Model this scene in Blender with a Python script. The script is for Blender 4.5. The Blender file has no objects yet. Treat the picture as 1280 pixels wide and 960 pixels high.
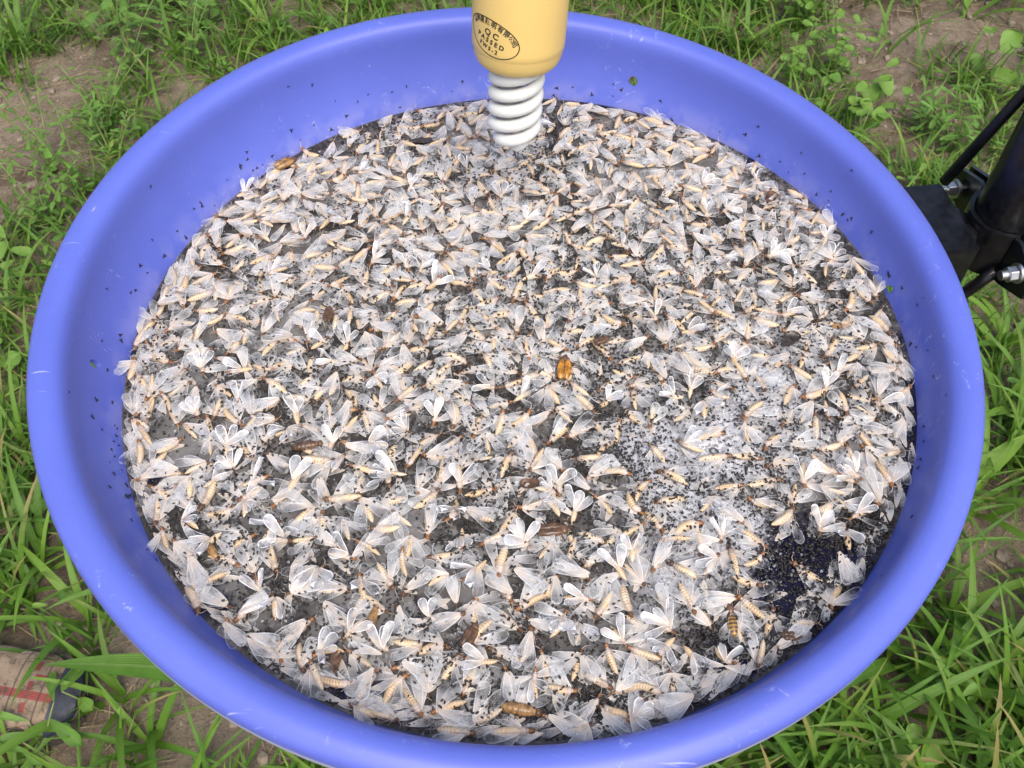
import bpy, bmesh, math, random
import numpy as np
from mathutils import Vector, Matrix, Euler
from mathutils.bvhtree import BVHTree
from mathutils import noise as mnoise

random.seed(7)
rng = np.random.default_rng(11)
S = bpy.context.scene
COL = S.collection
R = math.radians

# ------------------------------------------------------------------ camera
F_PX, PITCH, ROLL, DIST, OX, OY = 1211.95, 54.5135, -0.5353, 0.4336, -0.001, -0.0545
_a = R(PITCH)
FW = Vector((0, math.cos(_a), -math.sin(_a)))
_rt = Vector((1, 0, 0))
_up = _rt.cross(FW)
_r = R(ROLL)
RT = _rt * math.cos(_r) + _up * math.sin(_r)
UP = -_rt * math.sin(_r) + _up * math.cos(_r)
CAM = Vector((OX, OY, 0)) - FW * DIST
cd = bpy.data.cameras.new('camera')
cam = bpy.data.objects.new('camera', cd)
COL.objects.link(cam)
cam.matrix_world = Matrix(((RT.x, UP.x, -FW.x, CAM.x), (RT.y, UP.y, -FW.y, CAM.y), (RT.z, UP.z, -FW.z, CAM.z), (0, 0, 0, 1)))
cd.sensor_fit = 'HORIZONTAL'
cd.sensor_width = 36
cd.lens = 36 * F_PX / 1280
cd.clip_start = 0.01
cd.clip_end = 500
cd.dof.use_dof = True
cd.dof.focus_distance = 0.46
cd.dof.aperture_fstop = 55
S.camera = cam

# ------------------------------------------------------------------ light
W = bpy.data.worlds.new('World')
S.world = W
W.use_nodes = True
wn = W.node_tree
sky = wn.nodes.new('ShaderNodeTexSky')
sky.sky_type = 'NISHITA'
sky.sun_disc = False
SUN_EL, SUN_AZ = R(58), R(165)          # azimuth from +Y towards +X
sky.sun_elevation = SUN_EL
sky.sun_rotation = SUN_AZ
sky.air_density = 1.0
sky.dust_density = 4.0
sky.ozone_density = 1.0
bg = wn.nodes['Background']
wn.links.new(sky.outputs[0], bg.inputs[0])
bg.inputs[1].default_value = 0.15
sd = bpy.data.lights.new('sun', 'SUN')
sd.energy = 1.5
sd.angle = R(40)
sd.color = (1, .97, .92)
sun = bpy.data.objects.new('sun', sd)
COL.objects.link(sun)
sdir = Vector((math.sin(SUN_AZ) * math.cos(SUN_EL), math.cos(SUN_AZ) * math.cos(SUN_EL), math.sin(SUN_EL)))
sun.rotation_euler = sdir.to_track_quat('Z', 'Y').to_euler()
sun.location = sdir * 5

S.view_settings.view_transform = 'Standard'
S.view_settings.look = 'None'
S.view_settings.exposure = 0.78
S.view_settings.gamma = 1
S.render.engine = 'CYCLES'
S.cycles.use_denoising = True
S.cycles.max_bounces = 10
S.cycles.transparent_max_bounces = 24
S.cycles.diffuse_bounces = 4
S.cycles.glossy_bounces = 3
S.cycles.transmission_bounces = 4


# ------------------------------------------------------------------ helpers
def ray(px, py):
    return (FW + RT * ((px - 640) / F_PX) - UP * ((py - 480) / F_PX))


def at(px, py, z):
    """The point of the horizontal plane at height z that the photograph shows there."""
    d = ray(px, py)
    return CAM + d * ((z - CAM.z) / d.z)


def tag(o, label=None, cat=None, group=None, kind=None):
    if label: o['label'] = label
    if cat: o['category'] = cat
    if group: o['group'] = group
    if kind: o['kind'] = kind
    return o


def link(name, data, parent=None):
    o = bpy.data.objects.new(name, data)
    COL.objects.link(o)
    if parent: o.parent = parent
    return o


def mesh_np(name, v, faces, mats, fmat=None, attr=None, smooth=True):
    m = bpy.data.meshes.new(name)
    m.from_pydata([tuple(p) for p in v] if not isinstance(v, np.ndarray) else v.tolist(), [], faces if not isinstance(faces, np.ndarray) else faces.tolist())
    for mt in mats: m.materials.append(mt)
    if fmat is not None: m.polygons.foreach_set('material_index', np.asarray(fmat, dtype=np.int32))
    if attr is not None:
        ca = m.attributes.new('wing', 'FLOAT_COLOR', 'POINT')
        ca.data.foreach_set('color', np.asarray(attr, dtype=np.float32).ravel())
    if smooth: m.polygons.foreach_set('use_smooth', np.ones(len(m.polygons), dtype=bool))
    m.update()
    return m


def mesh_bm(name, bm, mats, smooth=True):
    m = bpy.data.meshes.new(name)
    bm.normal_update()
    bm.to_mesh(m)
    bm.free()
    for mt in (mats if isinstance(mats, (list, tuple)) else [mats]): m.materials.append(mt)
    if smooth: m.polygons.foreach_set('use_smooth', np.ones(len(m.polygons), dtype=bool))
    m.update()
    return m


class N:
    """Small node-tree writer."""
    def __init__(self, name):
        self.m = bpy.data.materials.new(name)
        self.m.use_nodes = True
        self.t = self.m.node_tree
        self.t.nodes.clear()
        self.out = self.t.nodes.new('ShaderNodeOutputMaterial')

    def n(self, typ, ins=None, **kw):
        nd = self.t.nodes.new('ShaderNode' + typ)
        for k, v in kw.items(): setattr(nd, k, v)
        for k, v in (ins or {}).items():
            s = nd.inputs[k]
            if hasattr(v, 'is_output') or isinstance(v, bpy.types.NodeSocket): self.t.links.new(v, s)
            else: s.default_value = v
        return nd

    def math(self, op, a, b=0.0, clamp=False):
        return self.n('Math', {0: a, 1: b}, operation=op, use_clamp=clamp).outputs[0]

    def mix(self, f, a, b):
        nd = self.n('Mix', data_type='RGBA')
        for i, v in ((0, f), (6, a), (7, b)):
            s = nd.inputs[i]
            if isinstance(v, bpy.types.NodeSocket): self.t.links.new(v, s)
            elif i == 0: s.default_value = v
            else: s.default_value = (*v, 1) if len(v) == 3 else v
        return nd.outputs[2]

    def ss(self, x, a, b, lo=0.0, hi=1.0):
        nd = self.n('MapRange', {0: x, 1: a, 2: b, 3: lo, 4: hi}, interpolation_type='SMOOTHSTEP')
        return nd.outputs[0]

    def noise(self, vec, scale, detail=3, rough=.5, dist=0.0):
        ins = {'Scale': scale, 'Detail': detail, 'Roughness': rough, 'Distortion': dist}
        if vec is not None: ins['Vector'] = vec
        return self.n('TexNoise', ins).outputs[0]

    def pos(self):
        return self.n('NewGeometry').outputs['Position']

    def obj(self):
        return self.n('TexCoord').outputs['Object']

    def bump(self, h, strength, dist=.001):
        return self.n('Bump', {'Height': h, 'Strength': strength, 'Distance': dist}).outputs[0]

    def princ(self, color, rough=.5, normal=None, **kw):
        ins = {'Base Color': color if isinstance(color, bpy.types.NodeSocket) else (*color, 1), 'Roughness': rough}
        if normal is not None: ins['Normal'] = normal
        ins.update(kw)
        return self.n('BsdfPrincipled', ins).outputs[0]

    def done(self, sh):
        self.t.links.new(sh, self.out.inputs[0])
        return self.m


# ------------------------------------------------------------------ materials
def mat_simple(name, color, rough=.5, metal=0.0, nscale=60, namp=.15, bump=0.0, spec=.5):
    a = N(name)
    nz = a.noise(a.obj(), nscale, 4, .6)
    c = a.mix(a.ss(nz, .3, .7), [x * (1 - namp) for x in color], [min(1, x * (1 + namp)) for x in color])
    nm = a.bump(nz, bump, .001) if bump else None
    return a.done(a.princ(c, rough, nm, Metallic=metal, **{'Specular IOR Level': spec}))


def mat_bowl():
    a = N('blue_plastic')
    p = a.obj()
    nz = a.noise(p, 9, 4, .6)
    c = a.mix(a.ss(nz, .3, .7), (.086, .115, .445), (.098, .132, .495))
    # pale scuffs and dried splashes
    mp = a.n('Mapping', {'Vector': p, 'Rotation': (.3, .5, .9), 'Scale': (1, 1, 1)}).outputs[0]
    s1 = a.ss(a.noise(mp, 150, 5, .75, .6), .59, .71)
    s2 = a.ss(a.noise(mp, 15, 2, .5), .50, .64)
    sc = a.math('MULTIPLY', s1, s2)
    c = a.mix(a.math('MULTIPLY', sc, .5), c, (.50, .54, .80))
    # thin scratches
    mp2 = a.n('Mapping', {'Vector': p, 'Rotation': (0, .2, .7), 'Scale': (30, 420, 60)}).outputs[0]
    s3 = a.math('MULTIPLY', a.ss(a.noise(mp2, 1, 2, .5), .70, .76), a.ss(a.noise(p, 22, 2, .5), .5, .62))
    c = a.mix(a.math('MULTIPLY', s3, .5), c, (.5, .52, .85))
    # dirty tide line above the water
    z = a.n('SeparateXYZ', {0: a.pos()}).outputs[2]
    tl = a.math('MULTIPLY', a.ss(z, WZ + .016, WZ + .001), a.ss(a.noise(a.pos(), 70, 4, .6), .40, .62))
    c = a.mix(a.math('MULTIPLY', tl, .22), c, (.36, .34, .5))
    so = a.n('SeparateXYZ', {0: p}).outputs[2]
    ro = a.n('VectorMath', {0: p}, operation='LENGTH').outputs['Value']
    raw = a.math('MULTIPLY', a.ss(so, -.0080, -.0100), a.ss(ro, .2215, .2220))
    c = a.mix(a.math('MULTIPLY', raw, .8), c, (.42, .42, .46))
    rgh = a.math('ADD', a.math('MULTIPLY', nz, .12), .38)
    nm = a.bump(a.noise(p, 420, 3, .6), .05, .0006)
    return a.done(a.princ(c, rgh, nm, **{'Subsurface Weight': .12, 'Subsurface Radius': (.003, .003, .012), 'Subsurface Scale': 1.0}))


def mat_wing(name, alpha0, ringa, white=.86, roota=.75, var=.35):
    a = N(name)
    at_ = a.n('Attribute', attribute_name='wing')
    sp = a.n('SeparateColor', {0: at_.outputs['Color']})
    rim, u, v = sp.outputs[0], sp.outputs[1], sp.outputs[2]
    rnd = at_.outputs['Alpha']
    ring = a.ss(rim, .74, .93)
    vv = a.math('ADD', a.math('MULTIPLY', v, 15.0), a.math('MULTIPLY', rnd, 20.0))
    w = a.math('ADD', a.math('MULTIPLY', a.math('SINE', a.math('MULTIPLY', vv, 2.0)), .5), .5)
    vein = a.math('MULTIPLY', a.ss(w, .62, .95), a.ss(u, .98, .55))
    nz = a.noise(a.pos(), 420, 3, .6)
    nb = a.noise(a.pos(), 90, 2, .5)
    al = a.math('ADD', alpha0, a.math('MULTIPLY', a.ss(u, .75, .0), roota))
    al = a.math('ADD', al, a.math('MULTIPLY', ring, ringa))
    al = a.math('ADD', al, a.math('MULTIPLY', vein, .22))
    al = a.math('ADD', al, a.math('MULTIPLY', a.math('SUBTRACT', nz, .5), .36))
    al = a.math('ADD', al, a.math('MULTIPLY', a.math('SUBTRACT', rnd, .5), var))
    al = a.math('ADD', al, a.math('MULTIPLY', a.math('SUBTRACT', nb, .5), .9), True)
    cw = a.mix(rnd, (white * .93, white * .95, white * .99), (white, white * .985, white * .95))
    cr = a.mix(a.ss(rnd, .3, .8), (.74, .68, .57), (.70, .61, .50))
    c = a.mix(a.ss(u, .03, .60), cr, cw)
    c = a.mix(a.math('MULTIPLY', vein, a.ss(u, .75, .15)), c, (.60, .46, .36))
    c = a.mix(ring, c, (white, white, white))  # rim whitened in the colour, for the light that wing edges catch
    nm = a.bump(a.math('ADD', w, nz), .25, .0006)
    ps = a.princ(c, .2, nm, **{'Specular IOR Level': .7})
    tr = a.n('BsdfTranslucent', {'Color': c}).outputs[0]
    sh = a.n('MixShader', {0: .25, 1: ps, 2: tr}).outputs[0]
    return a.done(a.n('MixShader', {0: al, 1: a.n('BsdfTransparent').outputs[0], 2: sh}).outputs[0])


def mat_moth_body():
    a = N('moth_body')
    at_ = a.n('Attribute', attribute_name='wing')
    sp = a.n('SeparateColor', {0: at_.outputs['Color']})
    u, ang, rnd = sp.outputs[0], sp.outputs[1], at_.outputs['Alpha']   # u: 0 tail .. 1 head tip
    base = a.mix(a.ss(rnd, .0, .75), (.48, .35, .21), (.60, .51, .38))
    base = a.mix(a.ss(a.noise(a.pos(), 300, 2, .5), .35, .65), base, (.62, .44, .26))
    th = a.mix(rnd, (.54, .43, .36), (.42, .33, .25))
    c = a.mix(a.ss(u, .58, .66), base, th)
    seg = a.math('SINE', a.math('MULTIPLY', u, 75.4))
    rings = a.math('MULTIPLY', a.ss(seg, .75, 1.0), a.ss(u, .62, .58))
    c = a.mix(a.math('MULTIPLY', rings, .45), c, (.45, .32, .19))
    # one row of dark dots along each side
    d = a.math('ABSOLUTE', a.math('SUBTRACT', a.math('ABSOLUTE', a.math('SUBTRACT', ang, .25)), .09))
    dot = a.math('MULTIPLY', a.ss(seg, -.55, -.85), a.ss(d, .05, .025))
    dot = a.math('MULTIPLY', dot, a.math('MULTIPLY', a.ss(u, .60, .56), a.ss(u, .10, .14)))
    c = a.mix(a.math('MULTIPLY', dot, .85), c, (.10, .055, .03))
    hd = a.mix(a.ss(rnd, .2, .9), (.25, .108, .036), (.11, .055, .028))
    c = a.mix(a.ss(u, .82, .86), c, hd)
    nm = a.bump(seg, .3, .0004)
    return a.done(a.princ(c, .38, nm, **{'Subsurface Weight': .15, 'Subsurface Radius': (.002, .001, .0006)}))


def mat_water():
    a = N('murky_water')
    p = a.pos()
    n1 = a.noise(p, 22, 5, .6, .4)
    n2 = a.noise(p, 240, 4, .7)
    murk = a.mix(a.ss(n1, .38, .64), (.045, .040, .036), (.150, .142, .135))
    murk = a.mix(a.ss(n2, .5, .68), murk, (.18, .172, .165))
    # clear water over the blue bowl: towards the lower right edge and in patches along the far edge
    sx = a.n('SeparateXYZ', {0: p})
    foam = None
    for (fx, fy, fr, w) in FO:
        dd = a.n('VectorMath', {0: p, 1: (fx, fy, WZ)}, operation='DISTANCE').outputs['Value']
        k = a.math('MULTIPLY', a.ss(a.math('ADD', dd, a.math('MULTIPLY', a.math('SUBTRACT', n1, .5), .05)), fr, fr * .35), w)
        foam = k if foam is None else a.math('MAXIMUM', foam, k)
    fk = a.math('MULTIPLY', foam, a.ss(a.noise(p, 500, 4, .7), .36, .56))
    murk = a.mix(a.math('MULTIPLY', fk, .95), murk, (.60, .60, .63))
    dv = a.n('VectorMath', {0: p, 1: tuple(DK[0])}, operation='DISTANCE').outputs['Value']
    dv = a.math('MINIMUM', dv, a.math('ADD', a.n('VectorMath', {0: p, 1: tuple(DK[1])}, operation='DISTANCE').outputs['Value'], .018))
    r = a.n('VectorMath', {0: p, 1: (WCX, WCY, WZ)}, operation='DISTANCE').outputs['Value']
    k1 = a.ss(a.math('ADD', dv, a.math('MULTIPLY', a.math('SUBTRACT', n1, .5), .06)), .040, .026)
    k2 = a.math('MULTIPLY', a.ss(a.math('ADD', r, a.math('MULTIPLY', a.math('SUBTRACT', n1, .5), .07)), .186, .197), a.ss(n1, .46, .60))
    clear = a.math('MAXIMUM', k1, k2)
    c = a.mix(clear, murk, (.009, .009, .026))
    nm = a.bump(a.math('ADD', n2, a.math('MULTIPLY', n1, .5)), .35, .0008)
    return a.done(a.princ(c, .07, nm, IOR=1.33))


def mat_foam(name, al, col=(.82, .83, .86)):
    a = N(name)
    fr = a.n('LayerWeight', {'Blend': .35}).outputs['Facing']
    f = a.math('ADD', al, a.math('MULTIPLY', fr, .5), True)
    ps = a.princ(col, .12)
    return a.done(a.n('MixShader', {0: f, 1: a.n('BsdfTransparent').outputs[0], 2: ps}).outputs[0])


def mat_leaf(name, c0, c1, c2, trans=.3, rough=.5):
    """Leaf: attribute 'wing' = (tint, u along, v across, dry)."""
    a = N(name)
    at_ = a.n('Attribute', attribute_name='wing')
    sp = a.n('SeparateColor', {0: at_.outputs['Color']})
    t, u, v, dry = sp.outputs[0], sp.outputs[1], sp.outputs[2], at_.outputs['Alpha']
    c = a.mix(a.ss(t, 0, .5), c0, c1)
    c = a.mix(a.ss(t, .5, 1), c, c2)
    nz = a.noise(a.obj(), 55, 3, .6)
    c = a.mix(a.math('MULTIPLY', a.ss(nz, .35, .7), .35), c, [min(1, x * 1.5) for x in c1])
    mid = a.ss(a.math('ABSOLUTE', v), .16, .02)
    c = a.mix(a.math('MULTIPLY', mid, .35), c, (.22, .30, .10))
    st = a.math('SINE', a.math('MULTIPLY', v, 34.0))
    c = a.mix(a.math('MULTIPLY', a.ss(st, .2, 1), .14), c, (.02, .05, .008))
    c = a.mix(a.math('MULTIPLY', dry, a.ss(u, .3, .95)), c, (.28, .21, .08))
    nm = a.bump(a.math('ADD', a.math('MULTIPLY', st, .4), nz), .25, .001)
    ps = a.princ(c, rough, nm, **{'Specular IOR Level': .4})
    tr = a.n('BsdfTranslucent', {'Color': a.mix(.5, c, (.15, .34, .03))}).outputs[0]
    return a.done(a.n('MixShader', {0: trans, 1: ps, 2: tr}).outputs[0])


def mat_soil():
    a = N('soil')
    p = a.pos()
    n1, n2, n3 = a.noise(p, 4, 5, .6), a.noise(p, 28, 6, .65, .3), a.noise(p, 210, 5, .7)
    c = a.mix(a.ss(n1, .35, .65), (.14, .10, .066), (.30, .235, .168))
    c = a.mix(a.ss(n2, .40, .66), c, (.33, .26, .185))
    c = a.mix(a.math('MULTIPLY', a.ss(n3, .52, .70), .7), c, (.06, .042, .028))
    h = a.math('ADD', a.math('MULTIPLY', n2, 1.5), n3)
    return a.done(a.princ(c, .95, a.bump(h, .9, .012), **{'Specular IOR Level': .15}))


# water level, measured with the camera
WZ, WCX, WCY, WR = -.0401, .0035, -.0009, .1983
TILT = (2.3657, 2.3567)
DK = [at(1045, 735, WZ), at(905, 825, WZ)]
FO = [(905, 560, .035, 1.0), (850, 620, .03, .9), (960, 500, .03, .8), (820, 560, .025, .8), (900, 660, .03, .8), (790, 470, .025, .5), (1000, 560, .03, .5), (960, 690, .025, .5), (850, 720, .03, .5), (960, 430, .03, .4), (700, 470, .02, .3)]
FO = [(at(a, b, WZ).x, at(a, b, WZ).y, r, w) for a, b, r, w in FO]
GZ = -.80

M = {}
M['bowl'] = mat_bowl()
M['wing'] = mat_wing('moth_wing', .11, .24, .78, .85)
M['wing_raised'] = mat_wing('moth_wing_raised', .30, .6, .92, .40, .3)  # whiter, more opaque copy: light caught by raised wings put into the colour
M['wing_dark'] = mat_simple('dark_wing', (.045, .033, .024), .35, nscale=300, namp=.5)
M['body'] = mat_moth_body()
M['water'] = mat_water()
M['foam'] = mat_foam('foam_bubbles', .16)
M['speck'] = mat_simple('dark_specks', (.018, .014, .012), .35, nscale=400, namp=.4)
M['curl'] = mat_simple('shed_skins', (.09, .085, .08), .3, nscale=300, namp=.4)
M['soil'] = mat_soil()
M['grass'] = mat_leaf('grass_blade', (.042, .108, .011), (.086, .185, .016), (.16, .275, .026), .30)
M['weed'] = mat_leaf('weed_leaf', (.075, .16, .030), (.118, .235, .036), (.20, .32, .045), .3)
M['stem'] = mat_simple('weed_stem', (.16, .20, .06), .5, nscale=80)
M['straw'] = mat_simple('dry_straw', (.30, .23, .13), .8, nscale=90, namp=.3)
M['stone'] = mat_simple('pebble', (.22, .175, .13), .9, nscale=120, namp=.35, bump=.5)
M['yellow'] = mat_simple('yellow_plastic', (.60, .425, .14), .42, nscale=25, namp=.025)
M['print'] = mat_simple('black_print', (.03, .024, .012), .6)
M['phosphor'] = mat_simple('white_glass_tube', (.58, .58, .545), .12, nscale=30, namp=.02)
M['black'] = mat_simple('black_paint', (.006, .006, .0075), .27, nscale=180, namp=.5, bump=.1, spec=.35)
M['steel'] = mat_simple('galvanised_steel', (.55, .55, .53), .35, 1.0, nscale=150, namp=.15)
M['amber'] = mat_simple('amber_shell', (.40, .17, .02), .2, nscale=300, namp=.6)
M['brown'] = mat_simple('brown_shell', (.095, .05, .026), .3, nscale=350, namp=.5)
M['yellowband'] = mat_simple('yellow_band', (.36, .21, .04), .35, nscale=300, namp=.2)
M['tan'] = mat_simple('tan_shell', (.26, .145, .055), .3, nscale=400, namp=.5)
M['gnat'] = mat_simple('gnat_black', (.012, .011, .014), .4)
M['rubber'] = mat_simple('navy_rubber', (.022, .026, .040), .6, nscale=140, namp=.35, bump=.3)
M['sole'] = mat_simple('dusty_sole', (.075, .058, .045), .85, nscale=60, namp=.4, bump=.5)


# ------------------------------------------------------------------ ground
def in_bare(x, y):
    for (bx, by, rx, ry) in BARE:
        d = ((x - bx) / rx) ** 2 + ((y - by) / ry) ** 2
        if d < 1: return 1 - d
    return 0


BARE = []
for px, py, rx, ry in ((25, 185, .13, .17), (60, 150, .09, .12), (115, 88, .10, .07), (20, 240, .10, .08), (1150, 45, .20, .10), (1090, 75, .10, .07),
                       (1215, 30, .12, .08), (1125, 120, .07, .06), (1240, 655, .06, .07), (1200, 720, .06, .07), (1255, 790, .07, .05),
                       (270, 905, .06, .06), (235, 880, .06, .05), (100, 745, .06, .05), (60, 800, .05, .04), (150, 60, .07, .05), (1110, 170, .06, .05), (230, 120, .05, .05), (330, 945, .06, .04), (40, 885, .10, .06), (0, 850, .12, .06), (90, 900, .07, .05)):
    g = at(px, py, GZ)
    BARE.append((g.x, g.y, rx, ry))


def gh(x, y):
    return GZ + .012 * mnoise.noise(Vector((x * 5, y * 5, 1.3))) + .006 * mnoise.noise(Vector((x * 19, y * 19, 7.1)))


def ground():
    n = 120
    us = np.linspace(-1, 1, n)
    co = np.sign(us) * (np.abs(us) * 1.6 + np.abs(us) ** 9 * 148)
    v, f = [], []
    for j in range(n):
        for i in range(n):
            x, y = co[i], co[j] + .6
            v.append((x, y, gh(x, y)))
    for j in range(n - 1):
        for i in range(n - 1):
            q = j * n + i
            f.append((q, q + 1, q + n + 1, q + n))
    tag(link('ground', mesh_np('ground', v, f, [M['soil']])), kind='structure')


ground()


# ------------------------------------------------------------------ the basin
PROF = [  # inner side: from the bottom centre out and up over the lip, then down the outside
    (0.0, -.1215), (.06, -.1215), (.12, -.1210), (.136, -.1185), (.146, -.112), (.157, -.098), (.169, -.082), (.181, -.066), (.1895, -.0545),
    (.1940, -.0475), (.1983, -.0401), (.2010, -.0345), (.2032, -.0290), (.2049, -.0235), (.2060, -.0185), (.20665, -.0140), (.2071, -.0102), (.2077, -.0068), (.2088, -.0040), (.2104, -.0021),
    (.2126, -.0010), (.2150, -.0005), (.2174, -.0006), (.2194, -.0012), (.2208, -.0019), (.2221, -.0025), (.2233, -.0034), (.2243, -.0052), (.2248, -.0072), (.2250, -.0090),
    (.2251, -.0130), (.2249, -.0150), (.2240, -.0156), (.2229, -.0150), (.2225, -.0125), (.2220, -.0075), (.2205, -.0058), (.2180, -.0048), (.2150, -.0038), (.2128, -.0050), (.2110, -.0088),
    (.2098, -.0150), (.2086, -.0215), (.2062, -.0300), (.2012, -.0410), (.1922, -.0560), (.1720, -.0840), (.1495, -.1135), (.138, -.1225), (.12, -.1250), (.06, -.1250), (0.0, -.1250)]


def lathe(prof, seg):
    v, f = [], []
    idx = []
    for (r, z) in prof:
        if r < 1e-6:
            idx.append([len(v)] * seg)
            v.append((0, 0, z))
        else:
            b = len(v)
            for k in range(seg):
                a = 2 * math.pi * k / seg
                v.append((r * math.cos(a), r * math.sin(a), z))
            idx.append(list(range(b, b + seg)))
    for i in range(len(prof) - 1):
        for k in range(seg):
            a, b, c, d = idx[i][k], idx[i][(k + 1) % seg], idx[i + 1][(k + 1) % seg], idx[i + 1][k]
            q = []
            for t in (a, b, c, d):
                if t not in q: q.append(t)
            if len(q) > 2: f.append(tuple(q))
    return v, f


BM = (Matrix.Rotation(R(TILT[0]), 4, 'X') @ Matrix.Rotation(R(TILT[1]), 4, 'Y'))
bv, bf = lathe(PROF, 160)
basin = link('basin', mesh_np('basin', bv, bf, [M['bowl']]))
basin.matrix_world = BM
tag(basin, 'round blue plastic basin full of drowned moths held by black bracket', 'basin')
BVH = BVHTree.FromPolygons([BM @ Vector(p) for p in bv], bf)


def wall_hit(px, py):
    h, n, i, d = BVH.ray_cast(CAM, ray(px, py).normalized())
    if h is not None and n.dot(CAM - h) < 0: n = -n
    return h, n


def drill(px, py, rx, ry, rot):
    h, n = wall_hit(px, py)
    bm = bmesh.new()
    bmesh.ops.create_cone(bm, cap_ends=True, segments=20, radius1=1, radius2=1, depth=2)
    m = bpy.data.meshes.new('cut')
    bm.to_mesh(m)
    bm.free()
    o = link('cut', m)
    o.matrix_world = Matrix.Translation(h) @ n.to_track_quat('Z', 'Y').to_matrix().to_4x4() @ Matrix.Rotation(rot, 4, 'Z') @ Matrix.Diagonal((rx, ry, .02, 1))
    md = basin.modifiers.new('b', 'BOOLEAN')
    md.operation = 'DIFFERENCE'
    md.solver = 'EXACT'
    md.object = o
    bpy.context.view_layer.update()
    dg = bpy.context.evaluated_depsgraph_get()
    nm = bpy.data.meshes.new_from_object(basin.evaluated_get(dg))
    basin.modifiers.clear()
    basin.data = nm
    bpy.data.objects.remove(o)
    bpy.data.meshes.remove(m)


drill(791, 102, .0030, .0033, 0)
drill(119, 455, .0022, .0042, R(18))
basin.data.name = 'basin'
basin.data.polygons.foreach_set('use_smooth', np.ones(len(basin.data.polygons), dtype=bool))
basin.data.set_sharp_from_angle(angle=R(38))

# water sheet, out to where its level meets the wall
SEG = 160
EDGE = []
for k in range(SEG):
    a = 2 * math.pi * k / SEG
    d = Vector((math.cos(a), math.sin(a), 0))
    h, n, i, dd = BVH.ray_cast(Vector((WCX, WCY, WZ)), d)
    EDGE.append((dd if h is not None else WR))


def water_radius(x, y):
    a = math.atan2(y - WCY, x - WCX) % (2 * math.pi)
    return EDGE[int(a / (2 * math.pi) * SEG) % SEG]


v, f = [(WCX, WCY, WZ)], []
RN = 12
for j in range(1, RN + 1):
    for k in range(SEG):
        a = 2 * math.pi * k / SEG
        r = (EDGE[k] + .0008) * j / RN
        v.append((WCX + r * math.cos(a), WCY + r * math.sin(a), WZ))
for k in range(SEG): f.append((0, 1 + k, 1 + (k + 1) % SEG))
for j in range(RN - 1):
    for k in range(SEG):
        a, b = 1 + j * SEG + k, 1 + j * SEG + (k + 1) % SEG
        f.append((a, a + SEG, b + SEG, b))
tag(link('water', mesh_np('water', v, f, [M['water']])), kind='structure')


# ------------------------------------------------------------------ moths
def wing_geo(L, Wd, cup, curl, rnd, skew=.12, pw=.72):
    us = [0, .10, .24, .42, .60, .76, .88, .955, .99, 1.0]
    vs = [-1, -.80, -.42, 0, .42, .80, 1]
    co, at_, fc = [], [], []
    for u in us:
        hw = Wd / 2 * (u ** pw) * math.sqrt(max(0, 1 - u ** 7)) * 1.12 + .00028 * (1 - u)
        for vv in vs:
            y = hw * vv + skew * Wd * math.sin(u * math.pi) * .5
            z = cup * vv * vv * Wd * u + curl * L * u * u + .0005 * math.sin(9 * u + vv * 3 + rnd * 20) * u
            co.append((u * L, y, z))
            at_.append((max(abs(vv), (u - .80) / .19 if u > .8 else 0), u, vv, rnd))
    n = len(vs)
    for i in range(len(us) - 1):
        for j in range(n - 1):
            a = i * n + j
            fc.append((a, a + n, a + n + 1, a + 1))
    return np.array(co), fc, at_


def body_geo(L, bend, rnd, fat=1.0):
    # from tail (x=0) to head tip (x=L), one continuous surface
    st = [(0, .10), (.06, .5), (.15, .82), (.26, 1.0), (.38, 1.04), (.50, 1.0), (.60, .95), (.67, 1.12), (.75, 1.10), (.81, .80), (.835, .62), (.87, .86), (.92, .92), (.965, .70), (1.0, .12)]
    n = 8
    co, at_, fc = [], [], []
    st = [(0, .04), (.04, .30), (.11, .60), (.20, .86), (.31, 1.0), (.44, 1.02), (.55, .94), (.64, .98), (.73, 1.10), (.80, .84), (.832, .60), (.87, .86), (.92, .92), (.965, .70), (1.0, .12)]
    for (u, r) in st:
        rr = r * L * (.113 if u < .8 else .086) * fat
        cy = bend * L * (u - .45) ** 2
        for k in range(n):
            a = 2 * math.pi * k / n
            co.append((u * L, cy + rr * math.cos(a), rr * .85 * math.sin(a)))
            at_.append((u, k / n, 0, rnd))
    for i in range(len(st) - 1):
        for k in range(n):
            fc.append((i * n + k, i * n + (k + 1) % n, (i + 1) * n + (k + 1) % n, (i + 1) * n + k))
    fc.append(tuple(range(n))[::-1])
    fc.append(tuple((len(st) - 1) * n + k for k in range(n)))
    # legs and antennae: thin tapering hairs drawn out of the thorax and head
    for (u, az, ln) in ((.62, 2.2, .30), (.70, 1.75, .34), (.76, 1.2, .28), (.62, -2.1, .32), (.70, -1.6, .30), (.76, -1.1, .33), (.97, .45, .30), (.97, -.4, .28)):
        cy = bend * L * (u - .45) ** 2
        px, py, pz = u * L, cy, -.0002
        d = .06 * L
        b = len(co)
        for q, (t, w) in enumerate(((0, .00022), (.5, .00016), (1, .00006))):
            aa = az + (.7 * t if az > 0 else -.7 * t)
            qx, qy = px + t * ln * L * math.cos(aa), py + t * ln * L * math.sin(aa)
            for (ox, oz) in ((w, 0), (-w * .5, w), (-w * .5, -w)):
                co.append((qx - math.sin(aa) * ox, qy + math.cos(aa) * ox, pz + oz))
                at_.append((.70, .5, 0, rnd))
        for q in range(2):
            for k in range(3):
                fc.append((b + q * 3 + k, b + q * 3 + (k + 1) % 3, b + q * 3 + 3 + (k + 1) % 3, b + q * 3 + 3 + k))
    return np.array(co), fc, at_


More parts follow.
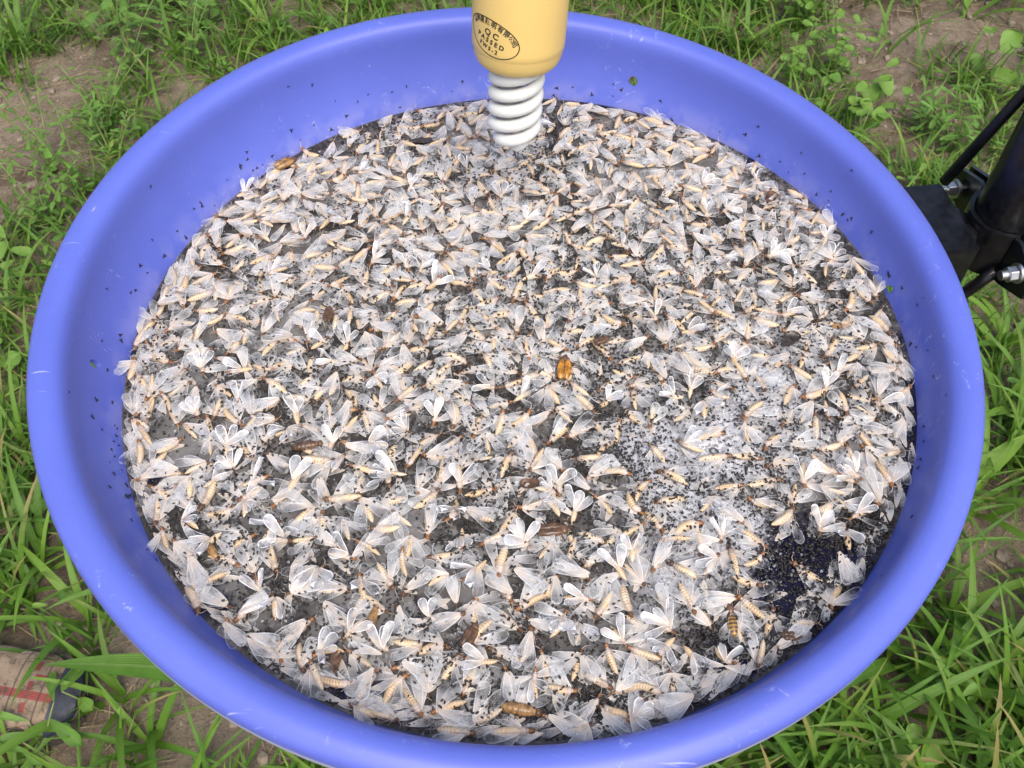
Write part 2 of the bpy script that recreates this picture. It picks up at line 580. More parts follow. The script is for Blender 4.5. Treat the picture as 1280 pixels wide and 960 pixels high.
WG, WGR, BG = [], [], []
for k in range(8):
    WG.append(wing_geo(.0124 + .0032 * rng.random(), .0050 + .0017 * rng.random(), rng.uniform(-.12, .18), rng.uniform(-.03, .06), k / 7, rng.uniform(-.1, .25)))
for k in range(8):
    WGR.append(wing_geo(.0096 + .003 * rng.random(), .0042 + .0015 * rng.random(), rng.uniform(.10, .42), rng.uniform(-.10, .12), k / 7, rng.uniform(-.08, .1), .62))
for k in range(8):
    BG.append(body_geo(.0128 + .0036 * rng.random(), rng.uniform(-.6, .6), k / 7, rng.uniform(.8, 1.15)))
WM = [mesh_np('wing', g[0], g[1], [M['wing']], attr=g[2]) for g in WG]
WRM = [mesh_np('wing', g[0], g[1], [M['wing_raised']], attr=g[2]) for g in WGR]
BMh = [mesh_np('body', g[0], g[1], [M['body']], attr=g[2]) for g in BG]


def layout(kind):
    """Body and wing transforms of one moth, in the moth's own frame (x = towards the head)."""
    u = random.uniform
    parts = []

    def wing(ang, pitch, z, root=(.0035, 0), roll=None, raised=False, sc=1.0):
        m = Matrix.Translation((root[0], root[1], z)) @ Matrix.Rotation(R(ang), 4, 'Z') @ Matrix.Rotation(R(-pitch), 4, 'Y') @ Matrix.Rotation(R(u(-12, 12) if roll is None else roll), 4, 'X') @ Matrix.Diagonal((sc, sc * u(.9, 1.1), sc, 1))
        parts.append(('wr' if raised else 'w', random.randrange(8), m))
    body = Matrix.Translation((-.0080, 0, 0)) @ Matrix.Rotation(u(0, 6.28), 4, 'X')
    bz = 0
    if kind == 'spread':            # four wings laid flat, swept back
        s = u(12, 34)
        for sg in (1, -1):
            wing(sg * (180 - s + u(-6, 6)), u(-2, 6), u(.0005, .0015))
            wing(sg * (180 - s - u(14, 34)), u(-2, 6), u(-.0002, .0005), sc=.9)
        bz = u(-.0014, .0004)
    elif kind == 'fan':             # wings spread to both sides, body on top of them
        s = u(45, 80)
        for sg in (1, -1):
            wing(sg * (180 - s + u(-8, 8)), u(0, 8), u(-.0004, .0004))
            wing(sg * (180 - s * .45 + u(-8, 8)), u(0, 8), u(-.0002, .0008))
        bz = random.choice((.0010, -.0004))
    elif kind == 'side':            # on its side, all wings to one side
        sg = random.choice((1, -1))
        for q in range(3):
            wing(sg * (180 - u(4, 48)), u(-2, 7), u(-.0004, .0008), root=(.0035, sg * .0004))
        bz = u(-.0012, .0012)
    elif kind == 'closed':          # wings folded together along the body
        for q in range(4):
            wing(180 + u(-17, 17), u(-3, 5), .0014 + .0004 * q, root=(.004, u(-.001, .001)))
        bz = -.0006
    elif kind == 'raised':          # wings standing out of the water, the moth's -x side
        n = random.choice((2, 2, 3, 4))
        sp = {2: u(22, 38), 3: u(30, 44), 4: u(46, 66)}[n]
        for q in range(n):
            t = (q / (n - 1) - .5) * 2
            wing(180 + t * sp + u(-6, 6), u(14, 38), u(.0010, .0024), root=(.002, u(-.001, .001)), roll=u(-35, 35), raised=True, sc=u(.9, 1.15))
        for q in range(random.choice((1, 2))):
            wing(180 + random.choice((1, -1)) * u(40, 110), u(-2, 5), u(-.0003, .0005))
        bz = u(-.0008, .0004)
        body = Matrix.Rotation(R(random.choice((0, 180, u(-70, 70)))), 4, 'Z') @ body
    body = Matrix.Translation((0, 0, bz)) @ body
    return [('b', random.randrange(8), body)] + parts


# the moths with raised, bright wings: (photo x, y, direction the wings point in the photo, degrees)
RAISED = [(585, 214, 90), (515, 240, 60), (520, 256, 200), (510, 276, 60), (628, 248, 60), (690, 164, 200), (716, 195, 220), (738, 208, 280), (660, 282, 35),
          (668, 350, 15), (545, 360, 40), (508, 336, 95), (528, 338, 70), (777, 312, 120), (862, 418, 10), (915, 450, 100), (838, 500, 170), (862, 488, 85),
          (895, 500, 340), (880, 512, 280), (950, 488, 300), (1030, 488, 80), (1032, 518, 285), (858, 562, 20), (1000, 602, 92), (1062, 596, 140), (256, 465, 80),
          (300, 470, 190), (348, 396, 350), (402, 432, 170), (413, 458, 185), (437, 432, 65), (248, 518, 95), (300, 502, 75), (358, 545, 240), (286, 560, 80),
          (417, 555, 90), (468, 560, 350), (372, 522, 100), (292, 586, 120), (272, 604, 30), (325, 606, 20), (372, 604, 60), (427, 582, 235), (488, 596, 178),
          (472, 480, 300), (315, 624, 30), (308, 636, 280), (238, 656, 10), (262, 682, 215), (352, 680, 170), (342, 664, 230), (326, 738, 110), (345, 758, 250),
          (398, 722, 270), (432, 700, 160), (408, 816, 5), (442, 790, 40), (480, 812, 85), (452, 735, 280), (880, 272, 85), (908, 268, 30), (912, 288, 330),
          (952, 285, 270), (905, 332, 310), (965, 324, 15), (1040, 300, 80), (1030, 340, 260), (1052, 322, 50), (985, 338, 200), (984, 396, 20), (960, 220, 100),
          (900, 672, 80), (890, 708, 200), (1022, 662, 75), (1055, 602, 175), (1056, 638, 320), (884, 634, 280), (1085, 655, 20), (486, 600, 170), (568, 645, 250),
          (575, 605, 75), (600, 578, 5), (685, 618, 170), (700, 608, 70), (690, 634, 265), (578, 680, 270), (652, 678, 125), (592, 720, 220), (725, 752, 175),
          (536, 772, 80), (545, 524, 90), (504, 542, 160), (600, 830, 175), (668, 858, 300), (702, 784, 250), (775, 800, 130), (722, 790, 270), (828, 786, 150),
          (828, 815, 230), (872, 842, 300), (795, 898, 10), (905, 828, 80), (610, 345, 190), (742, 350, 130), (470, 330, 40), (385, 300, 60), (330, 300, 150),
          (310, 245, 20), (318, 250, 200), (345, 345, 20), (430, 285, 190), (455, 222, 10), (880, 235, 20), (770, 262, 30), (815, 400, 120), (1046, 470, 30),
          (1118, 515, 330), (655, 500, 30), (610, 490, 170), (760, 505, 40), (720, 640, 70), (790, 690, 80), (770, 712, 120), (1086, 690, 280)]

moth_spots = []          # (world x, y, heading, kind)
for (px, py, ang) in RAISED:
    p = at(px, py, WZ)
    q = at(px + 30 * math.cos(R(ang)), py - 30 * math.sin(R(ang)), WZ)
    moth_spots.append((p.x, p.y, math.atan2(p.y - q.y, p.x - q.x), 'raised'))
# the rest, dart-thrown over the water
pts = [(m[0], m[1]) for m in moth_spots]
kinds = ['spread'] * 6 + ['fan'] * 2 + ['side'] * 8 + ['closed'] * 5
tries = 0
while tries < 30000 and len(moth_spots) < 1500:
    tries += 1
    a, r = random.uniform(0, 2 * math.pi), math.sqrt(random.random()) * .2
    x, y = WCX + r * math.cos(a), WCY + r * math.sin(a)
    if r > water_radius(x, y) - (.002 if y < .02 and x < .1 else .0055): continue
    gap = .0077 + .0017 * min(1, max(0, (.09 - y) / .2))
    if math.hypot(x - DK[0].x, y - DK[0].y) < .034: gap = .0145
    if math.hypot(x - DK[1].x, y - DK[1].y) < .020: gap = .0125
    for fx, fy, fr, w in FO[:4]:
        if math.hypot(x - fx, y - fy) < fr * .6: gap = .0125
    if min((x - u) ** 2 + (y - w) ** 2 for u, w in pts) < gap * gap: continue
    moth_spots.append((x, y, random.uniform(0, 2 * math.pi), random.choice(kinds)))
    pts.append((x, y))


def shown(m):     # how large a spot shows: near the camera first, raised wings before flat ones
    d = (Vector((m[0], m[1], WZ)) - CAM).length
    return d - (.2 if m[3] == 'raised' else 0)


LM = {'spread': 'flat spread translucent wings', 'fan': 'wings fanned under its body', 'side': 'wings flopped to one side',
      'closed': 'wings folded along its body', 'raised': 'bright white wings raised'}


def moth_label(x, y, hd, kind):
    dx, dy = x - WCX, y - WCY
    hr = int(round((90 - math.degrees(math.atan2(dy, dx))) / 30)) % 12 or 12
    hr = ['', 'one', 'two', 'three', 'four', 'five', 'six', 'seven', 'eight', 'nine', 'ten', 'eleven', 'twelve'][hr]
    rr = math.hypot(dx, dy) / water_radius(x, y)
    w = ('at the middle' if rr < .2 else 'inner ring, ' + hr + " o'clock" if rr < .45 else "midway out, " + hr + " o'clock" if rr < .7 else
         "outer ring, " + hr + " o'clock" if rr < .87 else "by the wall, " + hr + " o'clock")
    d = math.degrees(hd) + (180 if kind == 'raised' else 0)
    d8 = ['right', 'far right', 'the bulb', 'far left', 'left', 'near left', 'the viewer', 'near right'][int(round(d / 45)) % 8]
    what = 'pointing ' if kind == 'raised' else 'heading '
    to = d8 if d8 not in ('the bulb', 'the viewer') else 'away' if d8 == 'the bulb' else 'nearer'
    return 'moth with ' + LM[kind] + ' ' + what + to + ', ' + w


order = sorted(range(len(moth_spots)), key=lambda i: shown(moth_spots[i]))
single, mass = order[:300], order[300:]
MG = 'drowned moths floating in the basin'
seen_labels = set()
bakeV, bakeF, bakeA, bakeM = [], [], [], []
nv = 0


def bake(geo, mtx, mi):
    global nv
    co = np.c_[geo[0], np.ones(len(geo[0]))] @ np.array(mtx).T
    bakeV.append(co[:, :3])
    bakeF.extend(tuple(i + nv for i in f) for f in geo[1])
    bakeM.extend([mi] * len(geo[1]))
    bakeA.extend(geo[2])
    nv += len(co)


for rank, i in enumerate(order):
    x, y, hd, kind = moth_spots[i]
    sc = random.uniform(.80, 1.10) * (.95 + .13 * min(1, max(0, (.09 - y) / .2))) * (.88 if kind == 'raised' else 1)
    for q in range(14):
        tx, ty = x - .013 * math.cos(hd), y - .013 * math.sin(hd)
        hx, hy = x + .009 * math.cos(hd), y + .009 * math.sin(hd)
        if math.hypot(tx - WCX, ty - WCY) < water_radius(tx, ty) - (.0005 if y < -.12 else .003 if x < 0 else .0035) and math.hypot(hx - WCX, hy - WCY) < water_radius(hx, hy) + .001: break
        if kind == 'raised' or q % 4 == 3:
            x, y = x + (WCX - x) * .03, y + (WCY - y) * .03
        if kind != 'raised': hd += 2.4
    z = WZ + .0012 + random.uniform(0, .0022) + (.0012 if kind == 'raised' else 0)
    rot = Euler((R(random.uniform(-7, 7)), R(random.uniform(-7, 7)), hd), 'XYZ')
    root_m = Matrix.Translation((x, y, z)) @ rot.to_matrix().to_4x4() @ Matrix.Diagonal((sc, sc, sc, 1))
    parts = layout(kind)
    if rank < 300:
        e = link('moth', None)
        e.location = (x, y, z)
        e.rotation_euler = rot
        e.scale = (sc, sc, sc)
        lb = moth_label(x, y, hd, kind)
        for pre in ('', 'small ' if sc < .97 else 'large ', 'smallish ' if sc < .92 else 'middling ' if sc < 1.02 else 'largish '):
            if pre + lb not in seen_labels: break
        seen_labels.add(pre + lb)
        tag(e, pre + lb, 'moth', MG)
        for typ, k, m in parts:
            o = link('body' if typ == 'b' else 'wing', BMh[k] if typ == 'b' else WM[k] if typ == 'w' else WRM[k], e)
            o.matrix_local = m
    else:
        for typ, k, m in parts:
            bake(BG[k] if typ == 'b' else WG[k] if typ == 'w' else WGR[k], root_m @ m, {'w': 0, 'wr': 1, 'b': 2}[typ])
# loose wings lying between them
for q in range(750):
    a, r = random.uniform(0, 6.283), math.sqrt(random.random()) * .196
    x, y = WCX + r * math.cos(a), WCY + r * math.sin(a)
    if r > water_radius(x, y) - .014: continue
    m = Matrix.Translation((x, y, WZ + random.uniform(.0004, .0012))) @ Euler((R(random.uniform(-5, 5)), R(random.uniform(-4, 4)), random.uniform(0, 6.28))).to_matrix().to_4x4()
    bake(WG[random.randrange(8)], m, 0)
for q in range(420):
    a = random.uniform(math.pi * .85, math.pi * 2.0)
    x, y = WCX + .19 * math.cos(a), WCY + .19 * math.sin(a)
    r = water_radius(x, y) - random.uniform(.002, .012)
    if math.hypot(WCX + r * math.cos(a) - DK[0].x, WCY + r * math.sin(a) - DK[0].y) < .045 and random.random() < .7: continue
    m = Matrix.Translation((WCX + r * math.cos(a), WCY + r * math.sin(a), WZ + random.uniform(.0004, .0014))) @ Euler((R(random.uniform(-5, 5)), R(random.uniform(-3, 3)), a + random.choice((1, -1)) * math.pi / 2 + (random.uniform(.1, .5)))).to_matrix().to_4x4() @ Matrix.Diagonal((.8, .8, .8, 1))
    tp = m @ Vector((.0135, 0, 0))
    if math.hypot(tp.x - WCX, tp.y - WCY) > water_radius(tp.x, tp.y) - .0005: continue
    bake(WG[random.randrange(8)], m, 0)
mo = link('moth_mass', mesh_np('moth_mass', np.concatenate(bakeV), bakeF, [M['wing'], M['wing_raised'], M['body']], bakeM, bakeA))
tag(mo, 'mass of smaller showing drowned moths and loose wings packed across the water', 'moths', MG, 'stuff')


# ------------------------------------------------------------------ specks, shed skins, foam
def capsule_tpl():
    c = [(-.5, 0, 0)] + [(-.26, .5 * math.cos(a), .5 * math.sin(a)) for a in (0.5, 2.07, 3.64, 5.21)] + [(.26, .5 * math.cos(a), .5 * math.sin(a)) for a in (0.5, 2.07, 3.64, 5.21)] + [(.5, 0, 0)]
    f = []
    for k in range(4):
        j = (k + 1) % 4
        f += [(0, 1 + j, 1 + k), (1 + k, 1 + j, 5 + j, 5 + k), (9, 5 + k, 5 + j)]
    return np.array(c), f


def scatter(tpl, items):
    """items: (x, y, z, rotz, tilt, sx, sy, sz)"""
    tc, tf = tpl
    V, Fc = [], []
    for i, (x, y, z, rz, ti, sx, sy, sz) in enumerate(items):
        p = tc * (sx, sy, sz)
        ct, st = math.cos(ti), math.sin(ti)
        p = np.c_[p[:, 0] * ct - p[:, 2] * st, p[:, 1], p[:, 0] * st + p[:, 2] * ct]
        c, s = math.cos(rz), math.sin(rz)
        p = np.c_[p[:, 0] * c - p[:, 1] * s + x, p[:, 0] * s + p[:, 1] * c + y, p[:, 2] + z]
        V.append(p)
        b = i * len(tc)
        Fc.extend(tuple(q + b for q in t) for t in tf)
    return np.concatenate(V), Fc


items = []
while len(items) < 25000:
    a, r = random.uniform(0, 6.283), math.sqrt(random.random()) * .2
    x, y = WCX + r * math.cos(a), WCY + r * math.sin(a)
    wr = water_radius(x, y)
    if r > wr - .0012: continue
    dens = .34 + .9 * mnoise.noise(Vector((x * 28, y * 28, 4)))
    if wr - r < .006: dens += .6
    if math.hypot(x - DK[0].x, y - DK[0].y) < .05: dens += .6 * (mnoise.noise(Vector((x * 70, y * 70, 9))) > 0)
    if (x - .05) ** 2 + (y + .02) ** 2 < .10 ** 2: dens += .25
    if y < .0: dens += .15
    if y > .06: dens -= .12
    for fx, fy, fr, w in FO[:5]:
        if math.hypot(x - fx, y - fy) < fr * .6: dens -= .22
    if random.random() > dens: continue
    L = random.uniform(.0012, .0022)
    items.append((x, y, WZ + .0004 if wr - r < .009 else WZ + random.choice((.0004, .0012, .0024, .0036, .0046)), random.uniform(0, 6.28), random.uniform(-.35, .35), L, L * .5, L * .42))
for dk, n_, sp in ((DK[0], 1500, .017), (DK[1], 900, .011), (DK[0] + Vector((.02, .03, 0)), 500, .009), (DK[1] + Vector((-.045, -.02, 0)), 500, .010)):
    for q in range(n_):
        x, y = dk.x + random.gauss(0, sp), dk.y + random.gauss(0, sp)
        if mnoise.noise(Vector((x * 60, y * 60, 5))) < -.12 or math.hypot(x - WCX, y - WCY) > water_radius(x, y) - .001: continue
        L = random.uniform(.0012, .0026)
        items.append((x, y, WZ + random.uniform(.0002, .0018), random.uniform(0, 6.28), random.uniform(-.5, .5), L, L * .5, L * .42))
v, f = scatter(capsule_tpl(), items)
tag(link('floating_specks', mesh_np('floating_specks', v, f, [M['speck']])), 'black seed-like specks and tiny insects scattered between the moths', 'specks', kind='stuff')

tor = []
torf = []
for k in range(9):
    a = 5.2 * k / 8
    for q in range(4):
        b = q * math.pi / 2
        tor.append(((1 + .28 * math.cos(b)) * math.cos(a), (1 + .28 * math.cos(b)) * math.sin(a), .28 * math.sin(b)))
for k in range(8):
    for q in range(4):
        torf.append((k * 4 + q, k * 4 + (q + 1) % 4, k * 4 + 4 + (q + 1) % 4, k * 4 + 4 + q))
items = []
while len(items) < 420:
    a, r = random.uniform(0, 6.283), math.sqrt(random.random()) * .195
    x, y = WCX + r * math.cos(a), WCY + r * math.sin(a)
    if r > water_radius(x, y) - .006: continue
    if random.random() > .5 - .5 * y / .2: continue
    s = random.uniform(.0007, .0019)
    items.append((x, y, WZ + random.uniform(.0006, .0022), random.uniform(0, 6.28), random.uniform(-.3, .3), s, s * random.uniform(.6, 1), s))
v, f = scatter((np.array(tor), torf), items)
tag(link('shed_skins', mesh_np('shed_skins', v, f, [M['curl']])), 'curled grey shed skins floating among the moths', 'debris', kind='stuff')

bm = bmesh.new()
bmesh.ops.create_icosphere(bm, subdivisions=1, radius=1)
bt = (np.array([q.co[:] for q in bm.verts]), [tuple(q.index for q in t.verts) for t in bm.faces])
bm.free()
items = []
while len(items) < 7000:
    a, r = random.uniform(0, 6.283), math.sqrt(random.random()) * .195
    x, y = WCX + r * math.cos(a), WCY + r * math.sin(a)
    if r > water_radius(x, y) - .002: continue
    d = .035
    for (fx, fy, fr, w) in FO:
        q = math.hypot(x - fx, y - fy) / fr
        if q < 1: d += w * (1 - q * q)
    d *= .55 + .9 * mnoise.noise(Vector((x * 60, y * 60, 2)))
    if random.random() > d: continue
    s = random.choice((.0002, .0002, .0003, .0003, .0004, .0007))
    items.append((x, y, WZ + random.uniform(0, .0012), 0, 0, s, s, s))
v, f = scatter(bt, items)
tag(link('foam', mesh_np('foam', v, f, [M['foam']])), 'pale froth of fine bubbles on the water right of the middle', 'foam', kind='stuff')


# ------------------------------------------------------------------ other insects and scraps in the water
def ellipsoid(bm, c, s, seg=14, rings=8, rot=None):
    m = Matrix.Translation(c) @ (rot.to_matrix().to_4x4() if rot else Matrix.Identity(4)) @ Matrix.Diagonal((*s, 1))
    bmesh.ops.create_uvsphere(bm, u_segments=seg, v_segments=rings, radius=1, matrix=m)


def segmented(L, rad, n, taper=.5):
    prof = []
    for i in range(n * 4 + 1):
        u = i / (n * 4)
        r = rad * (math.sin(math.pi * min(.98, max(.02, u ** .85))) ** taper) * (1 - .10 * abs(math.cos(math.pi * u * n)) ** 4)
        prof.append((r, u * L - L / 2))
    v, f = lathe([(0, -L / 2 - .0003)] + prof + [(0, L / 2 + .0003)], 12)
    return [(z, x, y) for x, y, z in v], f


def set_at(o, px, py, ang, dz=.002):
    p = at(px, py, WZ)
    q = at(px + 20 * math.cos(R(ang)), py - 20 * math.sin(R(ang)), WZ)
    o.location = (p.x, p.y, WZ + dz)
    o.rotation_euler = (0, 0, math.atan2(q.y - p.y, q.x - p.x))


def beetle(px, py, ang, L, mat, label):
    e = link('beetle', None)
    set_at(e, px, py, ang, .0042)
    bm = bmesh.new()
    ellipsoid(bm, (0, 0, 0), (L * .48, L * .26, L * .15))
    ellipsoid(bm, (L * .40, 0, 0), (L * .16, L * .18, L * .11))
    ellipsoid(bm, (L * .55, 0, -.0002), (L * .08, L * .10, L * .07))
    link('body', mesh_bm('body', bm, M['brown']), e)
    for sg in (1, -1):
        bm = bmesh.new()
        ellipsoid(bm, (-L * .05, sg * L * .105, L * .05), (L * .47, L * .165, L * .13), 12, 8)
        for q in bm.verts: q.co.z += .0004 * math.sin(q.co.x * 2400)
        link('wing_case', mesh_bm('wing_case', bm, M[mat]), e)
    for sg in (1, -1):
        for k in (-.2, .1, .35):
            bm = bmesh.new()
            ellipsoid(bm, (L * k, sg * L * .33, -L * .03), (L * .035, L * .17, L * .03), 6, 5, Euler((0, 0, -k * sg)))
            link('leg', mesh_bm('leg', bm, M['brown']), e)
    tag(e, label, 'beetle')


beetle(705, 467, 85, .0135, 'amber', 'glossy amber beetle floating at the middle of the basin')
beetle(750, 432 + 0, 20, .008, 'brown', 'small dark brown beetle above right of the amber beetle')
beetle(690, 668, 5, .013, 'brown', 'long brown beetle below the amber beetle, beside curled skins')
beetle(588, 800, 60, .011, 'brown', 'rusty brown beetle at the near side left of centre')
beetle(358, 211, 25, .013, 'tan', 'rusty beetle against the far left waterline')
beetle(412, 400, 80, .010, 'brown', 'dark red-brown beetle upper left of the middle')
beetle(985, 860 - 60, 0, .008, 'brown', 'small brown beetle in dark water near the lower right edge')


def pupa(px, py, ang, L, mat, label):
    e = link('pupa', None)
    set_at(e, px, py, ang, .0035)
    v, f = segmented(L, L * .19, 7)
    link('body', mesh_np('body', v, f, [M[mat]]), e)
    bm = bmesh.new()
    ellipsoid(bm, (L * .49, 0, 0), (L * .10, L * .13, L * .12), 10, 7)
    link('head', mesh_bm('head', bm, M['brown']), e)
    tag(e, label, 'pupa')


pupa(650, 890, -10, .015, 'tan', 'amber ringed pupa by the near wall of the basin')
pupa(466, 778, 70, .012, 'tan', 'orange pupa standing out near the lower left of the moths')
pupa(385, 562, 10, .013, 'brown', 'dull brown pupa left of the middle')
pupa(268, 693, -60, .010, 'tan', 'yellow striped pupa near the left lower waterline')
pupa(436, 517, 0, .009, 'tan', 'small orange pupa left of the middle among foam')
pupa(752, 693, 0, .0055, 'tan', 'tiny yellow pupa below right of the middle')

# a wasp in the dark water
e = link('wasp', None)
set_at(e, 914, 786, 280, .0035)
v, f = segmented(.010, .0022, 6)
fm = []
for q in f:
    zx = sum(v[i][0] for i in q) / len(q)
    fm.append(1 if math.sin(zx * 6 * 2 * math.pi / .010) > .1 else 0)
link('abdomen', mesh_np('abdomen', v, f, [M['brown'], M['yellowband']], fm), e)
bm = bmesh.new()
ellipsoid(bm, (-.0072, 0, 0), (.0027, .002, .0019))
ellipsoid(bm, (-.0108, 0, 0), (.0014, .0017, .0014))
link('thorax', mesh_bm('thorax', bm, M['brown']), e)
for sg in (1, -1):
    o = link('wing', WM[2], e)
    o.matrix_local = Matrix.Translation((-.006, sg * .001, .002)) @ Matrix.Rotation(sg * R(50), 4, 'Z') @ Matrix.Diagonal((.6, .5, 1, 1))
tag(e, 'yellow banded wasp lying in dark water near the lower right edge', 'wasp')


def scrap(name, px, py, ang, L, Wd, mat, label, cat):
    g = wing_geo(L, Wd, .2, .05, .5, .2, .5)
    th = g[0] - (0, 0, .0004)
    n = len(g[0])
    fc = list(g[1]) + [tuple(i + n for i in q[::-1]) for q in g[1]]
    o = link(name, mesh_np(name, np.concatenate([g[0], th]), fc, [M[mat]], attr=list(g[2]) + list(g[2])))
    set_at(o, px, py, ang, .0035)
    o.rotation_euler.x = R(random.uniform(-10, 10))
    tag(o, label, cat)


scrap('dark_wing', 556, 176, 195, .020, .007, 'wing_dark', 'large dark wing lying at the far edge left of the bulb', 'wing')
scrap('dark_wing', 525, 190, 150, .014, .006, 'wing_dark', 'smaller dark wing below the large dark wing left of bulb', 'wing')
scrap('dark_wing', 785, 234, 150, .011, .008, 'wing_dark', 'short brown-black wing right of the bulb, in from the edge', 'wing')
scrap('dark_wing', 775, 325, 20, .014, .005, 'brown', 'narrow brown wing above right of the amber beetle', 'wing')
scrap('leaf_scrap', 960, 262, 70, .010, .007, 'brown', 'brown leaf scrap by the far right edge', 'leaf scrap')
scrap('leaf_scrap', 1036, 414, 5, .011, .004, 'tan', 'olive brown leaf scrap towards the right edge', 'leaf scrap')
scrap('leaf_scrap', 976, 437, 30, .011, .008, 'wing_dark', 'dark round leaf scrap right of the amber beetle', 'leaf scrap')
scrap('leaf_scrap', 680, 612 - 10, 200, .012, .006, 'brown', 'brown leaf scrap just below the amber beetle', 'leaf scrap')
scrap('leaf_scrap', 420, 845, 80, .009, .005, 'brown', 'tan leaf scrap near the lower left waterline', 'leaf scrap')

# gnats and specks stuck on the wall of the basin
GN = [(390, 106), (360, 108), (392, 156), (364, 163), (419, 126), (447, 127), (433, 145), (414, 162), (508, 108), (490, 115), (578, 102), (565, 114), (500, 134), (380, 187),
      (188, 233), (300, 207), (301, 210), (316, 213), (321, 210), (328, 206), (284, 225), (309, 199), (308, 190), (375, 175), (250, 253), (252, 257), (242, 261), (268, 257), (221, 289), (232, 297), (190, 300),
      (175, 332), (184, 341), (133, 361), (169, 363), (163, 366), (254, 310), (150, 419), (151, 426), (127, 426), (134, 463), (140, 503), (115, 521), (127, 537), (146, 536), (143, 532), (145, 545), (142, 552), (148, 557), (139, 562), (143, 571),
      (137, 578), (152, 588), (142, 592), (137, 609), (157, 605), (158, 607), (157, 619), (159, 622), (162, 620), (164, 650), (184, 687), (195, 700), (236, 722), (86, 490),
      (696, 110), (716, 109), (767, 105), (766, 120), (777, 112), (740, 118), (692, 119), (826, 126), (840, 150), (855, 165), (948, 158), (1002, 191), (1006, 217), (1021, 243), (1036, 251), (1060, 275), (1065, 273), (949, 195), (975, 202), (986, 215), (1065, 213),
      (932, 168), (1039, 239), (1054, 268), (1111, 342), (1112, 345), (1128, 360), (1155, 372), (1147, 381), (1139, 430), (1146, 434), (1160, 438), (1167, 470), (1183, 494), (1155, 533), (1155, 552), (1151, 574), (1148, 585), (1102, 720), (1140, 646), (1128, 402), (1090, 290), (900, 165), (460, 118), (340, 195), (205, 320), (120, 500)]
SHP = []
for k in range(4):
    bm = bmesh.new()
    L = .00075
    ellipsoid(bm, (0, 0, 0), (L, L * .42, L * .4), 8, 6)
    ellipsoid(bm, (L * 1.15, 0, .0001), (L * .35, L * .34, L * .34), 6, 5)
    for sg in (1, -1):
        ellipsoid(bm, (-L * .2, sg * L * (.35 + .2 * k / 3), L * .25), (L * 1.1, L * .28, L * .06), 6, 4, Euler((0, 0, -sg * (.15 + .2 * k))))
    SHP.append(mesh_bm('gnat', bm, M['gnat']))
HRS = ['', 'one', 'two', 'three', 'four', 'five', 'six', 'seven', 'eight', 'nine', 'ten', 'eleven', 'twelve']
for i, (px, py) in enumerate(GN):
    h, n = wall_hit(px, py)
    if h is None or h.z < WZ + .001: continue
    o = link('gnat', SHP[i % 4])
    s = random.choice((.6, .8, .9, 1.1, 1.35))
    o.matrix_world = Matrix.Translation(h + n * .0002) @ n.to_track_quat('Z', 'Y').to_matrix().to_4x4() @ Matrix.Rotation(random.uniform(0, 6.28), 4, 'Z') @ Matrix.Diagonal((s, s, s, 1))
    hr = int(round((90 - math.degrees(math.atan2(h.y, h.x))) / 30)) % 12 or 12
    tag(o, 'tiny black gnat stuck on the blue inner wall at ' + HRS[hr] + " o'clock", 'gnat', 'gnats stuck on the basin wall')

# green leaf scrap stuck on the right wall
h, n = wall_hit(1113, 361)
g = wing_geo(.005, .0036, .1, .05, .6, 0, .5)
at_ = [(0.75, a[1], a[2], 0) for a in g[2]]
o = link('leaf_scrap', mesh_np('leaf_scrap', g[0], g[1], [M['weed']], attr=at_))
o.matrix_world = Matrix.Translation(h + n * .0006) @ n.to_track_quat('Z', 'Y').to_matrix().to_4x4() @ Matrix.Rotation(R(20), 4, 'Z') @ Matrix.Translation((-.0025, 0, 0))
tag(o, 'small green leaf scrap stuck on the right inner wall', 'leaf scrap')


# ------------------------------------------------------------------ the lamp
TIP = at(641, 186, .012)
TL, TX = R(10), R(3)
AX = Vector((math.sin(TX), math.sin(TL), math.cos(TL))).normalized()
LX = Vector((1, 0, 0))
LX = (LX - AX * LX.dot(AX)).normalized()
LY = AX.cross(LX)
LMAT = Matrix(((LX.x, LY.x, AX.x, TIP.x), (LX.y, LY.y, AX.y, TIP.y), (LX.z, LY.z, AX.z, TIP.z), (0, 0, 0, 1)))
lamp = link('lamp', None)
lamp.matrix_world = LMAT
tag(lamp, 'yellow lamp housing with white spiral tube hanging over the far side', 'lamp')


def tube(name, pts, rad, mat, parent=None, seg=12, radf=None):
    v, f = [], []
    n = len(pts)
    up = None
    for i, p in enumerate(pts):
        t = (pts[min(i + 1, n - 1)] - pts[max(i - 1, 0)]).normalized()
        if up is None: up = t.orthogonal().normalized()
        up = (up - t * up.dot(t)).normalized()
        w = t.cross(up)
        r = rad if radf is None else rad * radf(i / (n - 1))
        for k in range(seg):
            a = 2 * math.pi * k / seg
            v.append(tuple(p + up * (r * math.cos(a)) + w * (r * math.sin(a))))
    for i in range(n - 1):
        for k in range(seg):
            f.append((i * seg + k, i * seg + (k + 1) % seg, (i + 1) * seg + (k + 1) % seg, (i + 1) * seg + k))
    f.append(tuple(range(seg))[::-1])
    f.append(tuple((n - 1) * seg + k for k in range(seg)))
    return link(name, mesh_np(name, v, f, [mat]), parent)


